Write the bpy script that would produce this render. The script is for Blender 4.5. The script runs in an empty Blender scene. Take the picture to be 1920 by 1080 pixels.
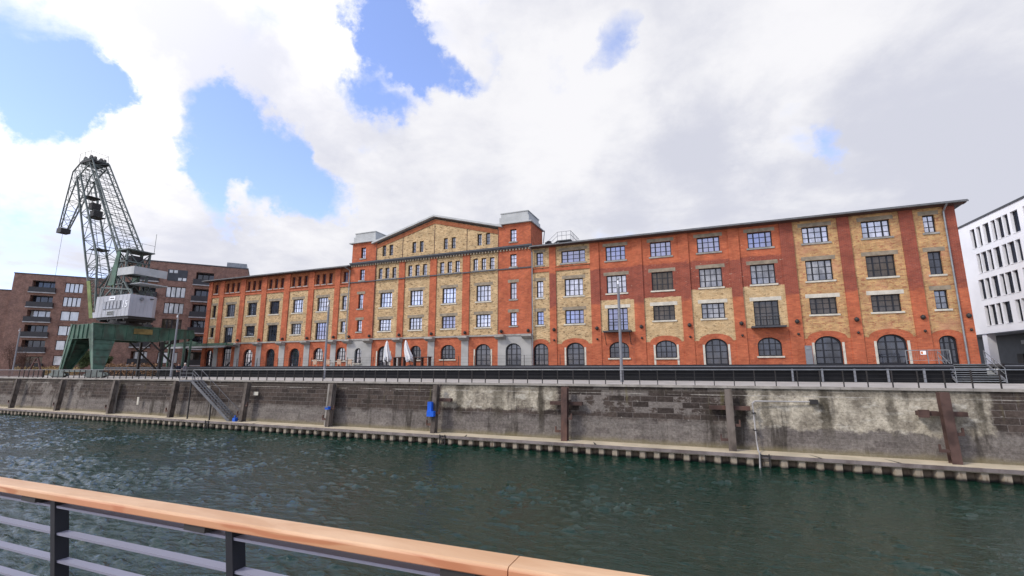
import bpy, bmesh, math, random
from mathutils import Vector, Matrix
from mathutils.geometry import tessellate_polygon
random.seed(7)
R = math.radians
SC = bpy.context.scene
COL = SC.collection

# ------------------------------------------------------------------ helpers
def tag(o, label=None, cat=None, group=None, kind=None):
    if label: o['label'] = label
    if cat: o['category'] = cat
    if group: o['group'] = group
    if kind: o['kind'] = kind
    return o

def empty(name, loc, label, cat, group=None):
    o = bpy.data.objects.new(name, None)
    o.location = loc
    o.empty_display_size = 0.2
    COL.objects.link(o)
    return tag(o, label, cat, group)

def worldloc(o):
    v = Vector((0, 0, 0))
    while o:
        v = v + o.location
        o = o.parent
    return v

class MB:
    """collects simple shapes; build() links them as one mesh object"""
    def __init__(self, xf=None, auto=False):
        self.auto = auto
        self.v = []; self.f = []; self.m = []; self.xf = xf; self.mi = 0; self.cuts = []
    def next(self):
        self.cuts.append((len(self.v), len(self.f))); return self
    def each(self, name, mat, parent):
        """one object per piece; pieces are parted by next()"""
        cs = [(0, 0)] + [c for c in self.cuts if c[0] < len(self.v)] + [(len(self.v), len(self.f))]
        for (v0, f0), (v1, f1) in zip(cs, cs[1:]):
            if v1 == v0: continue
            q = MB(); q.v = self.v[v0:v1]; q.f = [[i-v0 for i in f] for f in self.f[f0:f1]]; q.m = self.m[f0:f1]
            q.build(name, mat, parent)
    def add(self, pts, faces):
        if self.auto: self.next()
        b = len(self.v)
        if self.xf: pts = [self.xf @ Vector(p) for p in pts]
        self.v += [tuple(p) for p in pts]
        for f in faces:
            self.f.append([b + i for i in f]); self.m.append(self.mi)
        return self
    def box(self, x0, x1, y0, y1, z0, z1):
        p = [(x0,y0,z0),(x1,y0,z0),(x1,y1,z0),(x0,y1,z0),(x0,y0,z1),(x1,y0,z1),(x1,y1,z1),(x0,y1,z1)]
        return self.add(p, [(0,3,2,1),(4,5,6,7),(0,1,5,4),(1,2,6,5),(2,3,7,6),(3,0,4,7)])
    def bar(self, a, b, w, h=None, up=(0,0,1)):
        a = Vector(a); b = Vector(b); h = h or w
        d = (b - a)
        if d.length < 1e-6: return self
        d.normalize(); u = Vector(up)
        if abs(d.dot(u)) > .97: u = Vector((0,1,0)) if abs(d.y) < .9 else Vector((1,0,0))
        s = d.cross(u).normalized(); t = s.cross(d).normalized()
        p = []
        for q in (a, b):
            for (i, j) in ((-1,-1),(1,-1),(1,1),(-1,1)):
                p.append(q + s*(i*w/2) + t*(j*h/2))
        return self.add(p, [(0,3,2,1),(4,5,6,7),(0,1,5,4),(1,2,6,5),(2,3,7,6),(3,0,4,7)])
    def tube(self, a, b, r, n=6, r2=None, cap=True):
        a = Vector(a); b = Vector(b); r2 = r if r2 is None else r2
        d = (b - a)
        if d.length < 1e-6: return self
        d.normalize(); u = Vector((0,0,1)) if abs(d.z) < .95 else Vector((1,0,0))
        s = d.cross(u).normalized(); t = s.cross(d)
        p = []
        for q, rr in ((a, r), (b, r2)):
            for k in range(n):
                an = 2*math.pi*k/n
                p.append(q + s*(rr*math.cos(an)) + t*(rr*math.sin(an)))
        f = [(k, (k+1) % n, n+(k+1) % n, n+k) for k in range(n)]
        if cap: f += [tuple(range(n-1, -1, -1)), tuple(range(n, 2*n))]
        return self.add(p, f)
    def path(self, pts, r, n=6):
        for a, b in zip(pts, pts[1:]): self.tube(a, b, r, n)
        return self
    def prism(self, poly, e):
        """poly: list of 3D points, extruded by vector e"""
        n = len(poly); e = Vector(e)
        p = [Vector(q) for q in poly]; p += [q + e for q in p]
        f = [tuple(range(n-1, -1, -1)), tuple(range(n, 2*n))]
        f += [(k, (k+1) % n, n+(k+1) % n, n+k) for k in range(n)]
        return self.add(p, f)
    def lathe(self, c, prof, n=12):
        c = Vector(c); p = []
        for (r, z) in prof:
            for k in range(n):
                an = 2*math.pi*k/n
                p.append(c + Vector((r*math.cos(an), r*math.sin(an), z)))
        f = []
        for j in range(len(prof)-1):
            for k in range(n):
                f.append((j*n+k, j*n+(k+1) % n, (j+1)*n+(k+1) % n, (j+1)*n+k))
        f.append(tuple(range(n-1, -1, -1))); f.append(tuple(range((len(prof)-1)*n, len(prof)*n)))
        return self.add(p, f)
    def panel(self, outer, holes, Y, depth):
        """wall sheet in the XZ plane at y=Y facing -Y, with holes whose reveals run back by depth"""
        polys = [[Vector((x, z, 0)) for x, z in outer]] + [[Vector((x, z, 0)) for x, z in h] for h in holes]
        flat = [q for p in polys for q in p]
        tris = tessellate_polygon(polys)
        pts = [(q.x, Y, q.y) for q in flat]
        fs = []
        for t in tris:
            a, b, c = (flat[i] for i in t)
            cr = (b.x-a.x)*(c.y-a.y) - (b.y-a.y)*(c.x-a.x)
            if abs(cr) < 1e-9: continue
            fs.append(tuple(t) if cr > 0 else (t[0], t[2], t[1]))
        self.add(pts, fs)
        for h in holes:
            n = len(h)
            p = [(x, Y, z) for x, z in h] + [(x, Y+depth, z) for x, z in h]
            self.add(p, [(k, (k+1) % n, n+(k+1) % n, n+k) for k in range(n)])
        return self
    def build(self, name, mat, parent=None, smooth=False, base=None):
        me = bpy.data.meshes.new(name)
        org = worldloc(parent) if parent else Vector(base or (0, 0, 0))
        me.from_pydata([tuple(Vector(p) - org) for p in self.v], [], self.f)
        mats = mat if isinstance(mat, (list, tuple)) else [mat]
        for m in mats: me.materials.append(m)
        if len(mats) > 1:
            me.polygons.foreach_set('material_index', self.m)
        if smooth: me.polygons.foreach_set('use_smooth', [True]*len(me.polygons))
        me.update()
        o = bpy.data.objects.new(name, me)
        if parent: o.parent = parent
        else: o.location = org
        COL.objects.link(o)
        return o

def rect(x0, x1, z0, z1): return [(x0,z0),(x1,z0),(x1,z1),(x0,z1)]
def arch(cx, w, zb, zt, rise, n=14):
    p = [(cx-w/2, zb), (cx+w/2, zb)]
    zs = zt - rise
    for k in range(n+1):
        a = math.pi*k/n
        p.append((cx + w/2*math.cos(a), zs + rise*math.sin(a)))
    return p

# ------------------------------------------------------------------ camera
EYE = Vector((0, 0, 1.0)); FPX = 870.0
PITCH = math.atan(153.5/FPX); HEAD = math.atan(364/math.hypot(FPX, 153.5))
cam = bpy.data.cameras.new('camera'); co = bpy.data.objects.new('camera', cam); COL.objects.link(co)
cam.sensor_width = 36; cam.lens = FPX/1920*36; cam.clip_start = .05; cam.clip_end = 3000
co.location = EYE; co.rotation_euler = (math.pi/2 + PITCH, 0, HEAD)
SC.camera = co
def ray(x, y):
    F = Vector((-math.sin(HEAD), math.cos(HEAD), 0)); Rt = Vector((math.cos(HEAD), math.sin(HEAD), 0)); Z = Vector((0,0,1))
    fw = F*math.cos(PITCH) + Z*math.sin(PITCH); up = -F*math.sin(PITCH) + Z*math.cos(PITCH)
    return (fw + Rt*((x-960)/FPX) - up*((y-540)/FPX)).normalized()

# ------------------------------------------------------------------ materials
class NT:
    def __init__(self, nt): self.nt = nt; self.n = nt.nodes; self.l = nt.links
    def node(self, t, **kw):
        nd = self.n.new(t)
        for k, v in kw.items(): setattr(nd, k, v)
        return nd
    def put(self, sock, v):
        if hasattr(v, 'links') or isinstance(v, bpy.types.NodeSocket): self.l.new(v, sock)
        else: sock.default_value = v
    def math(self, op, a, b=0.0, c=0.0, clamp=False):
        nd = self.node('ShaderNodeMath', operation=op, use_clamp=clamp)
        self.put(nd.inputs[0], a); self.put(nd.inputs[1], b)
        if op in ('MULTIPLY_ADD',): self.put(nd.inputs[2], c)
        return nd.outputs[0]
    def mix(self, f, a, b, mode='MIX'):
        nd = self.node('ShaderNodeMix', data_type='RGBA', blend_type=mode)
        self.put(nd.inputs[0], f)
        for i, v in ((6, a), (7, b)):
            self.put(nd.inputs[i], v if not isinstance(v, tuple) else (*v[:3], 1))
        return nd.outputs[2]
    def ss(self, x, lo, hi):
        nd = self.node('ShaderNodeMapRange', interpolation_type='SMOOTHSTEP')
        self.put(nd.inputs[0], x); self.put(nd.inputs[1], lo); self.put(nd.inputs[2], hi)
        nd.inputs[3].default_value = 0; nd.inputs[4].default_value = 1
        return nd.outputs[0]
    def noise(self, vec, scale, detail=3, rough=.55, dist=0):
        nd = self.node('ShaderNodeTexNoise')
        self.l.new(vec, nd.inputs['Vector'])
        nd.inputs['Scale'].default_value = scale; nd.inputs['Detail'].default_value = detail
        nd.inputs['Roughness'].default_value = rough; nd.inputs['Distortion'].default_value = dist
        return nd.outputs['Fac']
    def pos(self):
        g = self.node('ShaderNodeNewGeometry'); s = self.node('ShaderNodeSeparateXYZ')
        self.l.new(g.outputs['Position'], s.inputs[0])
        return g.outputs['Position'], s.outputs[0], s.outputs[1], s.outputs[2]
    def comb(self, x, y, z=0.0):
        nd = self.node('ShaderNodeCombineXYZ')
        self.put(nd.inputs[0], x); self.put(nd.inputs[1], y); self.put(nd.inputs[2], z)
        return nd.outputs[0]
    def scalev(self, v, s):
        nd = self.node('ShaderNodeMapping'); self.l.new(v, nd.inputs[0]); nd.inputs['Scale'].default_value = s
        return nd.outputs[0]

def newmat(name):
    m = bpy.data.materials.new(name); m.use_nodes = True
    t = NT(m.node_tree); b = m.node_tree.nodes['Principled BSDF']
    return m, t, b

def plain(name, c, rough=.6, metal=0., var=.15, scale=1.2, bump=0.0, spec=.4, dirt=None, dscale=.4):
    m, t, b = newmat(name)
    P, x, y, z = t.pos()
    n = t.noise(P, scale, 4)
    lo = tuple(k*(1-var) for k in c); hi = tuple(min(1, k*(1+var)) for k in c)
    colr = t.mix(t.ss(n, .3, .7), lo, hi)
    if dirt:
        n2 = t.noise(t.scalev(P, (1, 1, .35)), dscale, 5, .65)
        colr = t.mix(t.math('MULTIPLY', t.ss(n2, .48, .68), .75), colr, dirt)
    t.put(b.inputs['Base Color'], colr)
    b.inputs['Roughness'].default_value = rough; b.inputs['Metallic'].default_value = metal
    b.inputs['Specular IOR Level'].default_value = spec
    if bump:
        bp = t.node('ShaderNodeBump'); bp.inputs['Strength'].default_value = bump; bp.inputs['Distance'].default_value = .03
        t.put(bp.inputs['Height'], t.noise(P, scale*12, 4)); t.l.new(bp.outputs[0], b.inputs['Normal'])
    return m

def bricktex(t, u, w, bw, bh, c1, c2, mortar, msize=.012, bias=0.0):
    bt = t.node('ShaderNodeTexBrick')
    t.l.new(t.comb(u, w), bt.inputs['Vector'])
    bt.inputs['Color1'].default_value = (*c1, 1); bt.inputs['Color2'].default_value = (*c2, 1); bt.inputs['Mortar'].default_value = (*mortar, 1)
    bt.inputs['Scale'].default_value = 1; bt.inputs['Mortar Size'].default_value = msize; bt.inputs['Bias'].default_value = bias
    bt.inputs['Brick Width'].default_value = bw; bt.inputs['Row Height'].default_value = bh
    bt.inputs['Mortar Smooth'].default_value = .3
    return bt

def brick(name, c1, c2, mortar, spots=None, spotlev=.62, blotch=None, bw=.34, bh=.115, rough=.9, zones=None):
    """brick wall: two brick tones, odd bricks (spots), large weathered blotches"""
    m, t, b = newmat(name)
    P, x, y, z = t.pos()
    u = t.math('ADD', x, y)
    bt = bricktex(t, u, z, bw, bh, c1, c2, mortar, .012, -.1)
    colr = bt.outputs['Color']
    v3 = t.comb(u, t.math('MULTIPLY', z, 2.4))
    if spots:
        n = t.noise(v3, 2.3, 2.5, .7)
        colr = t.mix(t.math('MULTIPLY', t.ss(n, spotlev, spotlev+.05), .8), colr, spots)
    if blotch:
        n = t.noise(t.comb(u, z), .33, 5, .65)
        colr = t.mix(t.math('MULTIPLY', t.ss(n, .5, .68), .7), colr, blotch)
    n = t.noise(t.comb(u, z), .9, 6, .7)
    colr = t.mix(1.0, colr, t.mix(t.ss(n, .25, .75), (.72, .72, .72), (1.22, 1.2, 1.18)), 'MULTIPLY')
    # soot streaks under sills and eaves
    ns = t.noise(t.comb(t.math('MULTIPLY', u, 2.2), t.math('MULTIPLY', z, .22)), 1.0, 4, .6)
    colr = t.mix(t.math('MULTIPLY', t.ss(ns, .56, .74), .35), colr, tuple(k*.45 for k in c1))
    t.put(b.inputs['Base Color'], colr)
    b.inputs['Roughness'].default_value = rough; b.inputs['Specular IOR Level'].default_value = .2
    bp = t.node('ShaderNodeBump'); bp.inputs['Strength'].default_value = .5; bp.inputs['Distance'].default_value = .03
    h = t.math('ADD', t.math('MULTIPLY', bt.outputs['Fac'], -.5), t.noise(v3, 5, 3))
    t.put(bp.inputs['Height'], h); t.l.new(bp.outputs[0], b.inputs['Normal'])
    return m

RED1, RED2 = (.53, .145, .066), (.40, .096, .047)
YEL1, YEL2 = (.63, .465, .26), (.50, .34, .175)
DUS1, DUS2 = (.31, .075, .045), (.23, .055, .038)
M = {}
M['red'] = brick('red_brick', RED1, RED2, (.34, .15, .09), spots=(.28, .065, .04), spotlev=.60)
M['red_worn'] = brick('worn_red_brick', RED1, RED2, (.34, .15, .09), spots=(.30, .10, .07), spotlev=.58, blotch=(.36, .09, .05))
M['yellow'] = brick('yellow_brick', YEL1, YEL2, (.36, .26, .15), spots=(.14, .085, .045), spotlev=.56)
M['yellow_rough'] = brick('weathered_yellow_brick', (.60, .38, .16), (.45, .24, .11), (.4, .28, .18), spots=(.33, .13, .075), spotlev=.55, blotch=(.50, .25, .15))
M['rust_red'] = brick('brown_red_brick', (.36, .115, .045), (.28, .08, .035), (.3, .16, .1), spots=(.22, .07, .035), spotlev=.58)
def patchwork():
    """right-hand bays: orange red on top, dusky red in the middle, yellow below, ragged borders"""
    m, t, b = newmat('patchwork_brick')
    P, x, y, z = t.pos(); u = t.math('ADD', x, y)
    r = bricktex(t, u, z, .34, .115, RED1, RED2, (.34, .15, .09)).outputs['Color']
    d = bricktex(t, u, z, .34, .115, DUS1, DUS2, (.28, .14, .1)).outputs['Color']
    ye = bricktex(t, u, z, .34, .115, YEL1, YEL2, (.36, .26, .15)).outputs['Color']
    v3 = t.comb(u, t.math('MULTIPLY', z, 2.4))
    n = t.noise(v3, 2.3, 2.5, .7)
    ye = t.mix(t.math('MULTIPLY', t.ss(n, .585, .635), .8), ye, (.17, .105, .05))
    d = t.mix(t.math('MULTIPLY', t.ss(n, .66, .68), .8), d, (.5, .38, .28))
    r = t.mix(t.math('MULTIPLY', t.ss(n, .69, .71), .8), r, (.55, .38, .27))
    rag = t.math('MULTIPLY', t.math('SUBTRACT', t.noise(v3, .8, 3, .7), .5), .55)
    zz = t.math('ADD', z, rag)
    step = t.math('MULTIPLY', t.math('GREATER_THAN', x, -1.4), .6)     # yellow climbs higher on the two bays to the right
    lim = t.math('ADD', 8.75, step)
    c = t.mix(t.ss(t.math('SUBTRACT', zz, lim), -.04, .04), ye, d)
    c = t.mix(t.ss(zz, 12.35, 12.55), c, r)
    n2 = t.noise(t.comb(u, z), .9, 6, .7)
    c = t.mix(1.0, c, t.mix(t.ss(n2, .25, .75), (.75, .75, .75), (1.2, 1.19, 1.17)), 'MULTIPLY')
    t.put(b.inputs['Base Color'], c); b.inputs['Roughness'].default_value = .9; b.inputs['Specular IOR Level'].default_value = .2
    bp = t.node('ShaderNodeBump'); bp.inputs['Strength'].default_value = .5; bp.inputs['Distance'].default_value = .03
    t.put(bp.inputs['Height'], t.noise(v3, 5, 3)); t.l.new(bp.outputs[0], b.inputs['Normal'])
    return m
M['patch'] = patchwork()
def pil_right():
    m, t, b = newmat('two_tone_red_brick')
    P, x, y, z = t.pos(); u = t.math('ADD', x, y)
    r = bricktex(t, u, z, .34, .115, RED1, RED2, (.34, .15, .09)).outputs['Color']
    d = bricktex(t, u, z, .34, .115, DUS1, DUS2, (.28, .14, .1)).outputs['Color']
    v3 = t.comb(u, t.math('MULTIPLY', z, 2.4))
    n = t.noise(v3, 2.3, 2.5, .7)
    d = t.mix(t.math('MULTIPLY', t.ss(n, .69, .71), .8), d, (.5, .36, .27))
    rag = t.math('MULTIPLY', t.math('SUBTRACT', t.noise(v3, .6, 3, .7), .5), 1.6)
    zz = t.math('ADD', z, rag)
    top = t.math('ADD', 12.4, t.math('MULTIPLY', t.math('GREATER_THAN', x, 6.0), 8.0))
    f = t.math('MULTIPLY', t.ss(zz, 8.0, 8.5), t.math('SUBTRACT', 1.0, t.ss(t.math('SUBTRACT', zz, top), -.1, .1)))
    c = t.mix(f, r, d)
    n2 = t.noise(t.comb(u, z), .9, 6, .7)
    c = t.mix(1.0, c, t.mix(t.ss(n2, .25, .75), (.75, .75, .75), (1.2, 1.19, 1.17)), 'MULTIPLY')
    t.put(b.inputs['Base Color'], c); b.inputs['Roughness'].default_value = .9; b.inputs['Specular IOR Level'].default_value = .2
    return m
M['pil_right'] = pil_right()
M['stone'] = plain('grey_stone', (.33, .315, .285), .85, var=.2, scale=1.5, dirt=(.2, .18, .15))
M['lintel'] = plain('brown_grey_stone', (.26, .215, .155), .85, var=.22, scale=2.5)
M['pale'] = plain('pale_stone', (.56, .52, .43), .85, var=.15, scale=2)
M['plaster'] = plain('grey_plaster', (.37, .36, .335), .9, var=.13, scale=.7)
M['capgrey'] = plain('painted_sheet_grey', (.42, .43, .42), .6, var=.1, scale=.8)
M['roof'] = plain('dark_roof_sheet', (.075, .075, .08), .6, var=.25, scale=1)
M['zinc'] = plain('zinc', (.27, .28, .285), .4, metal=.5, var=.15, scale=2)
M['soffit'] = plain('timber_soffit', (.10, .055, .045), .8)
M['frame'] = plain('black_steel_frame', (.012, .013, .018), .5, var=.2)
M['frame_red'] = plain('maroon_frame', (.10, .022, .02), .5, var=.2)
M['iron'] = plain('dark_iron', (.03, .027, .025), .6)
M['darkgrey'] = plain('anthracite_paint', (.055, .058, .065), .5, var=.15)
M['midgrey'] = plain('grey_paint', (.20, .205, .22), .5, var=.12)
M['black'] = plain('black_paint', (.012, .012, .016), .45, var=.2)
M['white'] = plain('white_paint', (.88, .885, .90), .6, var=.05, scale=.3)
M['void'] = plain('dark_slats', (.012, .012, .014), .8)

def glass(name, inner, refl, tint=(.85, .88, 1.0), var=.5, fr=.8):
    """window glass: a mirror coat over the dim room or curtain behind it"""
    m = bpy.data.materials.new(name); m.use_nodes = True
    t = NT(m.node_tree); m.node_tree.nodes.clear()
    out = t.node('ShaderNodeOutputMaterial')
    P, x, y, z = t.pos()
    # uneven tone painted behind the panes: rooms and curtains, also standing in for reflections
    n = t.noise(t.comb(t.math('MULTIPLY', t.math('ADD', x, y), 1.15), t.math('MULTIPLY', z, .5)), .8, 4, .7)
    c = t.mix(t.ss(n, .36, .62), tuple(k*(1-var) for k in inner), tuple(k*(1+var) for k in inner))
    d = t.node('ShaderNodeBsdfDiffuse'); t.put(d.inputs[0], c)
    g = t.node('ShaderNodeBsdfGlossy'); g.inputs['Roughness'].default_value = .04; g.inputs[0].default_value = (*tint, 1)
    bp = t.node('ShaderNodeBump'); bp.inputs['Strength'].default_value = .12; bp.inputs['Distance'].default_value = .004
    t.put(bp.inputs['Height'], t.noise(P, 1.1, 2)); t.l.new(bp.outputs[0], g.inputs['Normal'])
    mx = t.node('ShaderNodeMixShader'); lw = t.node('ShaderNodeLayerWeight'); lw.inputs[0].default_value = .35
    f = t.math('MULTIPLY_ADD', lw.outputs['Fresnel'], fr, refl, clamp=True)
    t.put(mx.inputs[0], f); t.l.new(d.outputs[0], mx.inputs[1]); t.l.new(g.outputs[0], mx.inputs[2])
    t.l.new(mx.outputs[0], out.inputs[0])
    return m
G = {'l': glass('curtained_glass', (.33, .34, .41), .28, var=.6), 'b': glass('sky_glass', (.08, .09, .17), .26, (.72, .75, 1.0)),
     'd': glass('brown_dark_glass', (.05, .038, .03), .06, (.8, .75, .7), fr=.3), 'k': glass('black_glass', (.02, .024, .034), .075, fr=.2, var=.9),
     'm': glass('mixed_glass', (.15, .15, .15), .15, var=.85)}

# ------------------------------------------------------------------ windows of the warehouse
G['n'] = glass('narrow_dark_glass', (.012, .014, .02), .03, fr=.06, var=.7)
_cache = {}
def mesh_once(key, fn, name, mat):
    if key not in _cache:
        mb = fn(); me = bpy.data.meshes.new(name); me.from_pydata(mb.v, [], mb.f)
        me.materials.append(mat); me.update(); _cache[key] = me
    return _cache[key]
def child(name, me, parent, loc=(0, 0, 0)):
    o = bpy.data.objects.new(name, me); o.parent = parent; o.location = loc; COL.objects.link(o); return o

def frame_mb(w, h, cols, rows, heavy=None):
    b = MB(); t = .1
    b.box(-w/2, -w/2+t, 0, .09, 0, h); b.box(w/2-t, w/2, 0, .09, 0, h)
    b.box(-w/2+t, w/2-t, 0, .09, 0, t); b.box(-w/2+t, w/2-t, 0, .09, h-t, h)
    for i in range(1, cols):
        x = -w/2 + w*i/cols; q = .065 if (heavy and i in heavy) else .036
        b.box(x-q, x+q, .012, .08, t, h-t)
    for j in range(1, rows):
        z = h*j/rows
        for i in range(cols):
            b.box(-w/2+w*i/cols+.03, -w/2+w*(i+1)/cols-.03, .02, .07, z-.032, z+.032)
    return b

def arch_frame_mb(w, h, rise, cols, rows, thick):
    b = MB(); o = arch(0, w, 0, h, rise); i_ = arch(0, w-2*thick, thick, h-thick, rise-thick*.5)
    n = len(o)
    p = [(x, 0, z) for x, z in o] + [(x, 0, z) for x, z in i_] + [(x, .1, z) for x, z in o] + [(x, .1, z) for x, z in i_]
    f = []
    for k in range(n):
        j = (k+1) % n
        f += [(k, j, n+j, n+k), (n+k, n+j, 3*n+j, 3*n+k)]
    b.add(p, f)
    zs = h - rise
    def ztop(x): return zs + rise*math.sqrt(max(0, 1-(2*x/w)**2)) - thick
    def half(z): return (w/2 if z <= zs else w/2*math.sqrt(max(0, 1-((z-zs)/rise)**2))) - thick*.6
    for i in range(1, cols):
        x = -w/2 + w*i/cols; q = .06 if (cols == 3 or (cols == 4 and i == 2)) else .04
        b.box(x-q, x+q, .015, .09, thick, ztop(x))
    for j in range(1, rows):
        z = h*j/rows; q = half(z)
        b.box(-q, q, .02, .07, z-.04, z+.04)
    return b

YW = 52.0
def window(parent, cx, z0, w, h, cols=4, rows=3, g='l', fr='frame', lint=None, sill=True, Y=52.12, name='window', heavy=(1, 3)):
    me = mesh_once(('f', w, h, cols, rows, fr), lambda: frame_mb(w, h, cols, rows, heavy if cols > 3 else None), name+'_frame', M[fr])
    o = child(name, me, parent, Vector((cx, Y+.22, z0)) - worldloc(parent))
    pm = mesh_once(('p', w, h, g), lambda: MB().box(-w/2+.03, w/2-.03, .045, .06, .03, h-.03), 'pane', G[g])
    child('pane', pm, o)
    if sill:
        sm = mesh_once(('s', w, sill), lambda: MB().box(-w/2-.16, w/2+.16, -.31, -.0, -.17, -.005), 'sill', M['pale' if sill == 'pale' else 'stone'])
        child('sill', sm, o)
    if lint:
        k, ex = lint
        lm = mesh_once(('t', w, h, lint), lambda: MB().box(-w/2-ex, w/2+ex, -.235, -.0, h+.002, h+.38), 'lintel', M[k])
        child('lintel', lm, o)
    return o

def arched(parent, cx, zb, w, zt, rise, kind, g='k', cols=3, rows=4, jamb=None, Y=52.06):
    h = zt - zb
    th = .14 if kind == 'arched_door' else .11
    me = mesh_once(('a', w, h, rise, cols, rows, th), lambda: arch_frame_mb(w, h, rise, cols, rows, th), kind, M['frame'])
    o = child(kind, me, parent, Vector((cx, Y+.24, zb)) - worldloc(parent))
    def pm():
        b = MB(); a = [(x, z) for x, z in arch(0, w-.06, .03, h-.03, rise)]
        b.prism([(x, .055, z) for x, z in a], (0, .012, 0)); return b
    child('pane', mesh_once(('ap', w, h, rise, g), pm, 'pane', G[g]), o)
    if kind == 'arched_window':
        child('sill', mesh_once(('as', w), lambda: MB().box(-w/2-.15, w/2+.15, -.36, 0, -.16, -.004), 'sill', M['pale']), o)
    if jamb:
        zs = h - rise + .25
        jm = mesh_once(('aj', w, h, rise), lambda: MB().box(.005, .2, -.26, -.12, -(zb-1.5), zs), 'jamb', M['pale'])
        child('jamb', jm, o, (w/2, 0, 0)); child('jamb', jm, o, (-w/2-.205, 0, 0))
    return o

# ------------------------------------------------------------------ WAREHOUSE
WH = empty('warehouse', (-27.6, 52, 1.5), 'long four storey warehouse of red and yellow brick with arched doors and a gabled centre', 'warehouse')
TZ = 1.5
bays = {'L0': (-76.0, -74.1, -75.15), 'L1': (-73.1, -69.15, -71.2), 'L2': (-68.1, -64.4, -66.3), 'L3': (-63.35, -59.6, -61.45),
        'L4': (-58.45, -54.6, -56.6), 'L5': (-53.55, -49.55, -51.75), 'L6': (-48.6, -46.6, -47.68),
        'C1': (-42.3, -38.3, -40.35), 'C2': (-37.35, -33.3, -35.38), 'C3': (-32.3, -28.35, -30.36), 'C4': (-27.35, -23.3, -25.38),
        'R0': (-18.9, -16.6, -17.83), 'R1': (-15.8, -11.65, -13.67), 'R2': (-10.6, -6.85, -8.72), 'R3': (-5.8, -1.93, -3.78),
        'R4': (-.92, 3.0, 1.08), 'R5': (4.0, 7.75, 5.94), 'R6': (8.9, 12.66, 10.8), 'R7': (13.64, 17.53, 15.7), 'R8': (18.57, 20.8, 19.72)}
ground = {'L0': (-75.17, 1.9, 1.5, 4.2, .85, 'd'), 'L2': (-66.2, 2.0, 1.5, 4.2, .9, 'd'), 'L3': (-61.35, 1.8, 1.5, 4.2, .85, 'd'),
          'L4': (-56.46, 1.97, 1.5, 4.18, .9, 'd'), 'L5': (-51.85, 1.85, 2.4, 4.16, .8, 'w'), 'L6': (-47.65, 1.76, 2.3, 4.15, .8, 'w'),
          'C1': (-40.3, 2.05, 1.5, 4.18, .9, 'd'), 'C2': (-35.2, 1.75, 2.3, 4.15, .8, 'w'), 'C3': (-30.3, 2.14, 2.33, 4.16, .85, 'w'),
          'C4': (-25.35, 2.12, 1.5, 4.16, .9, 'd'), 'R0': (-17.8, 1.87, 1.5, 4.08, .8, 'd'), 'R1': (-13.65, 2.12, 1.5, 4.08, .8, 'd'),
          'R2': (-8.7, 2.15, 2.29, 4.05, .72, 'w'), 'R3': (-3.77, 2.14, 2.25, 4.1, .72, 'w'), 'R4': (1.12, 2.15, 1.5, 4.16, .85, 'd'),
          'R5': (5.94, 2.1, 2.33, 4.15, .72, 'w'), 'R6': (10.8, 2.2, 1.5, 4.16, .85, 'd'), 'R7': (15.68, 2.24, 1.5, 4.19, .85, 'd'),
          'R8': (19.67, 1.24, 1.5, 3.97, .5, 'd')}
YI, YG, DEP = 52.12, 52.06, .4     # infill face, ground floor face, reveal depth
gl3 = dict(L1='k', L2='k', L3='k', L4='l', L5='l', C1='l', C2='l', C3='l', C4='l', R1='l', R2='l', R3='d', R4='m', R5='m', R6='m', R7='d')
gl2 = dict(L1='k', L2='k', L3='k', L4='m', L5='b', C1='l', C2='l', C3='b', C4='l', R1='b', R2='b', R3='d', R4='m', R5='d', R6='d', R7='d')
yel = MB(); yelr = MB(); rust = MB(); redg = MB(); redw = MB(); patch = MB(); plas = MB()
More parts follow.
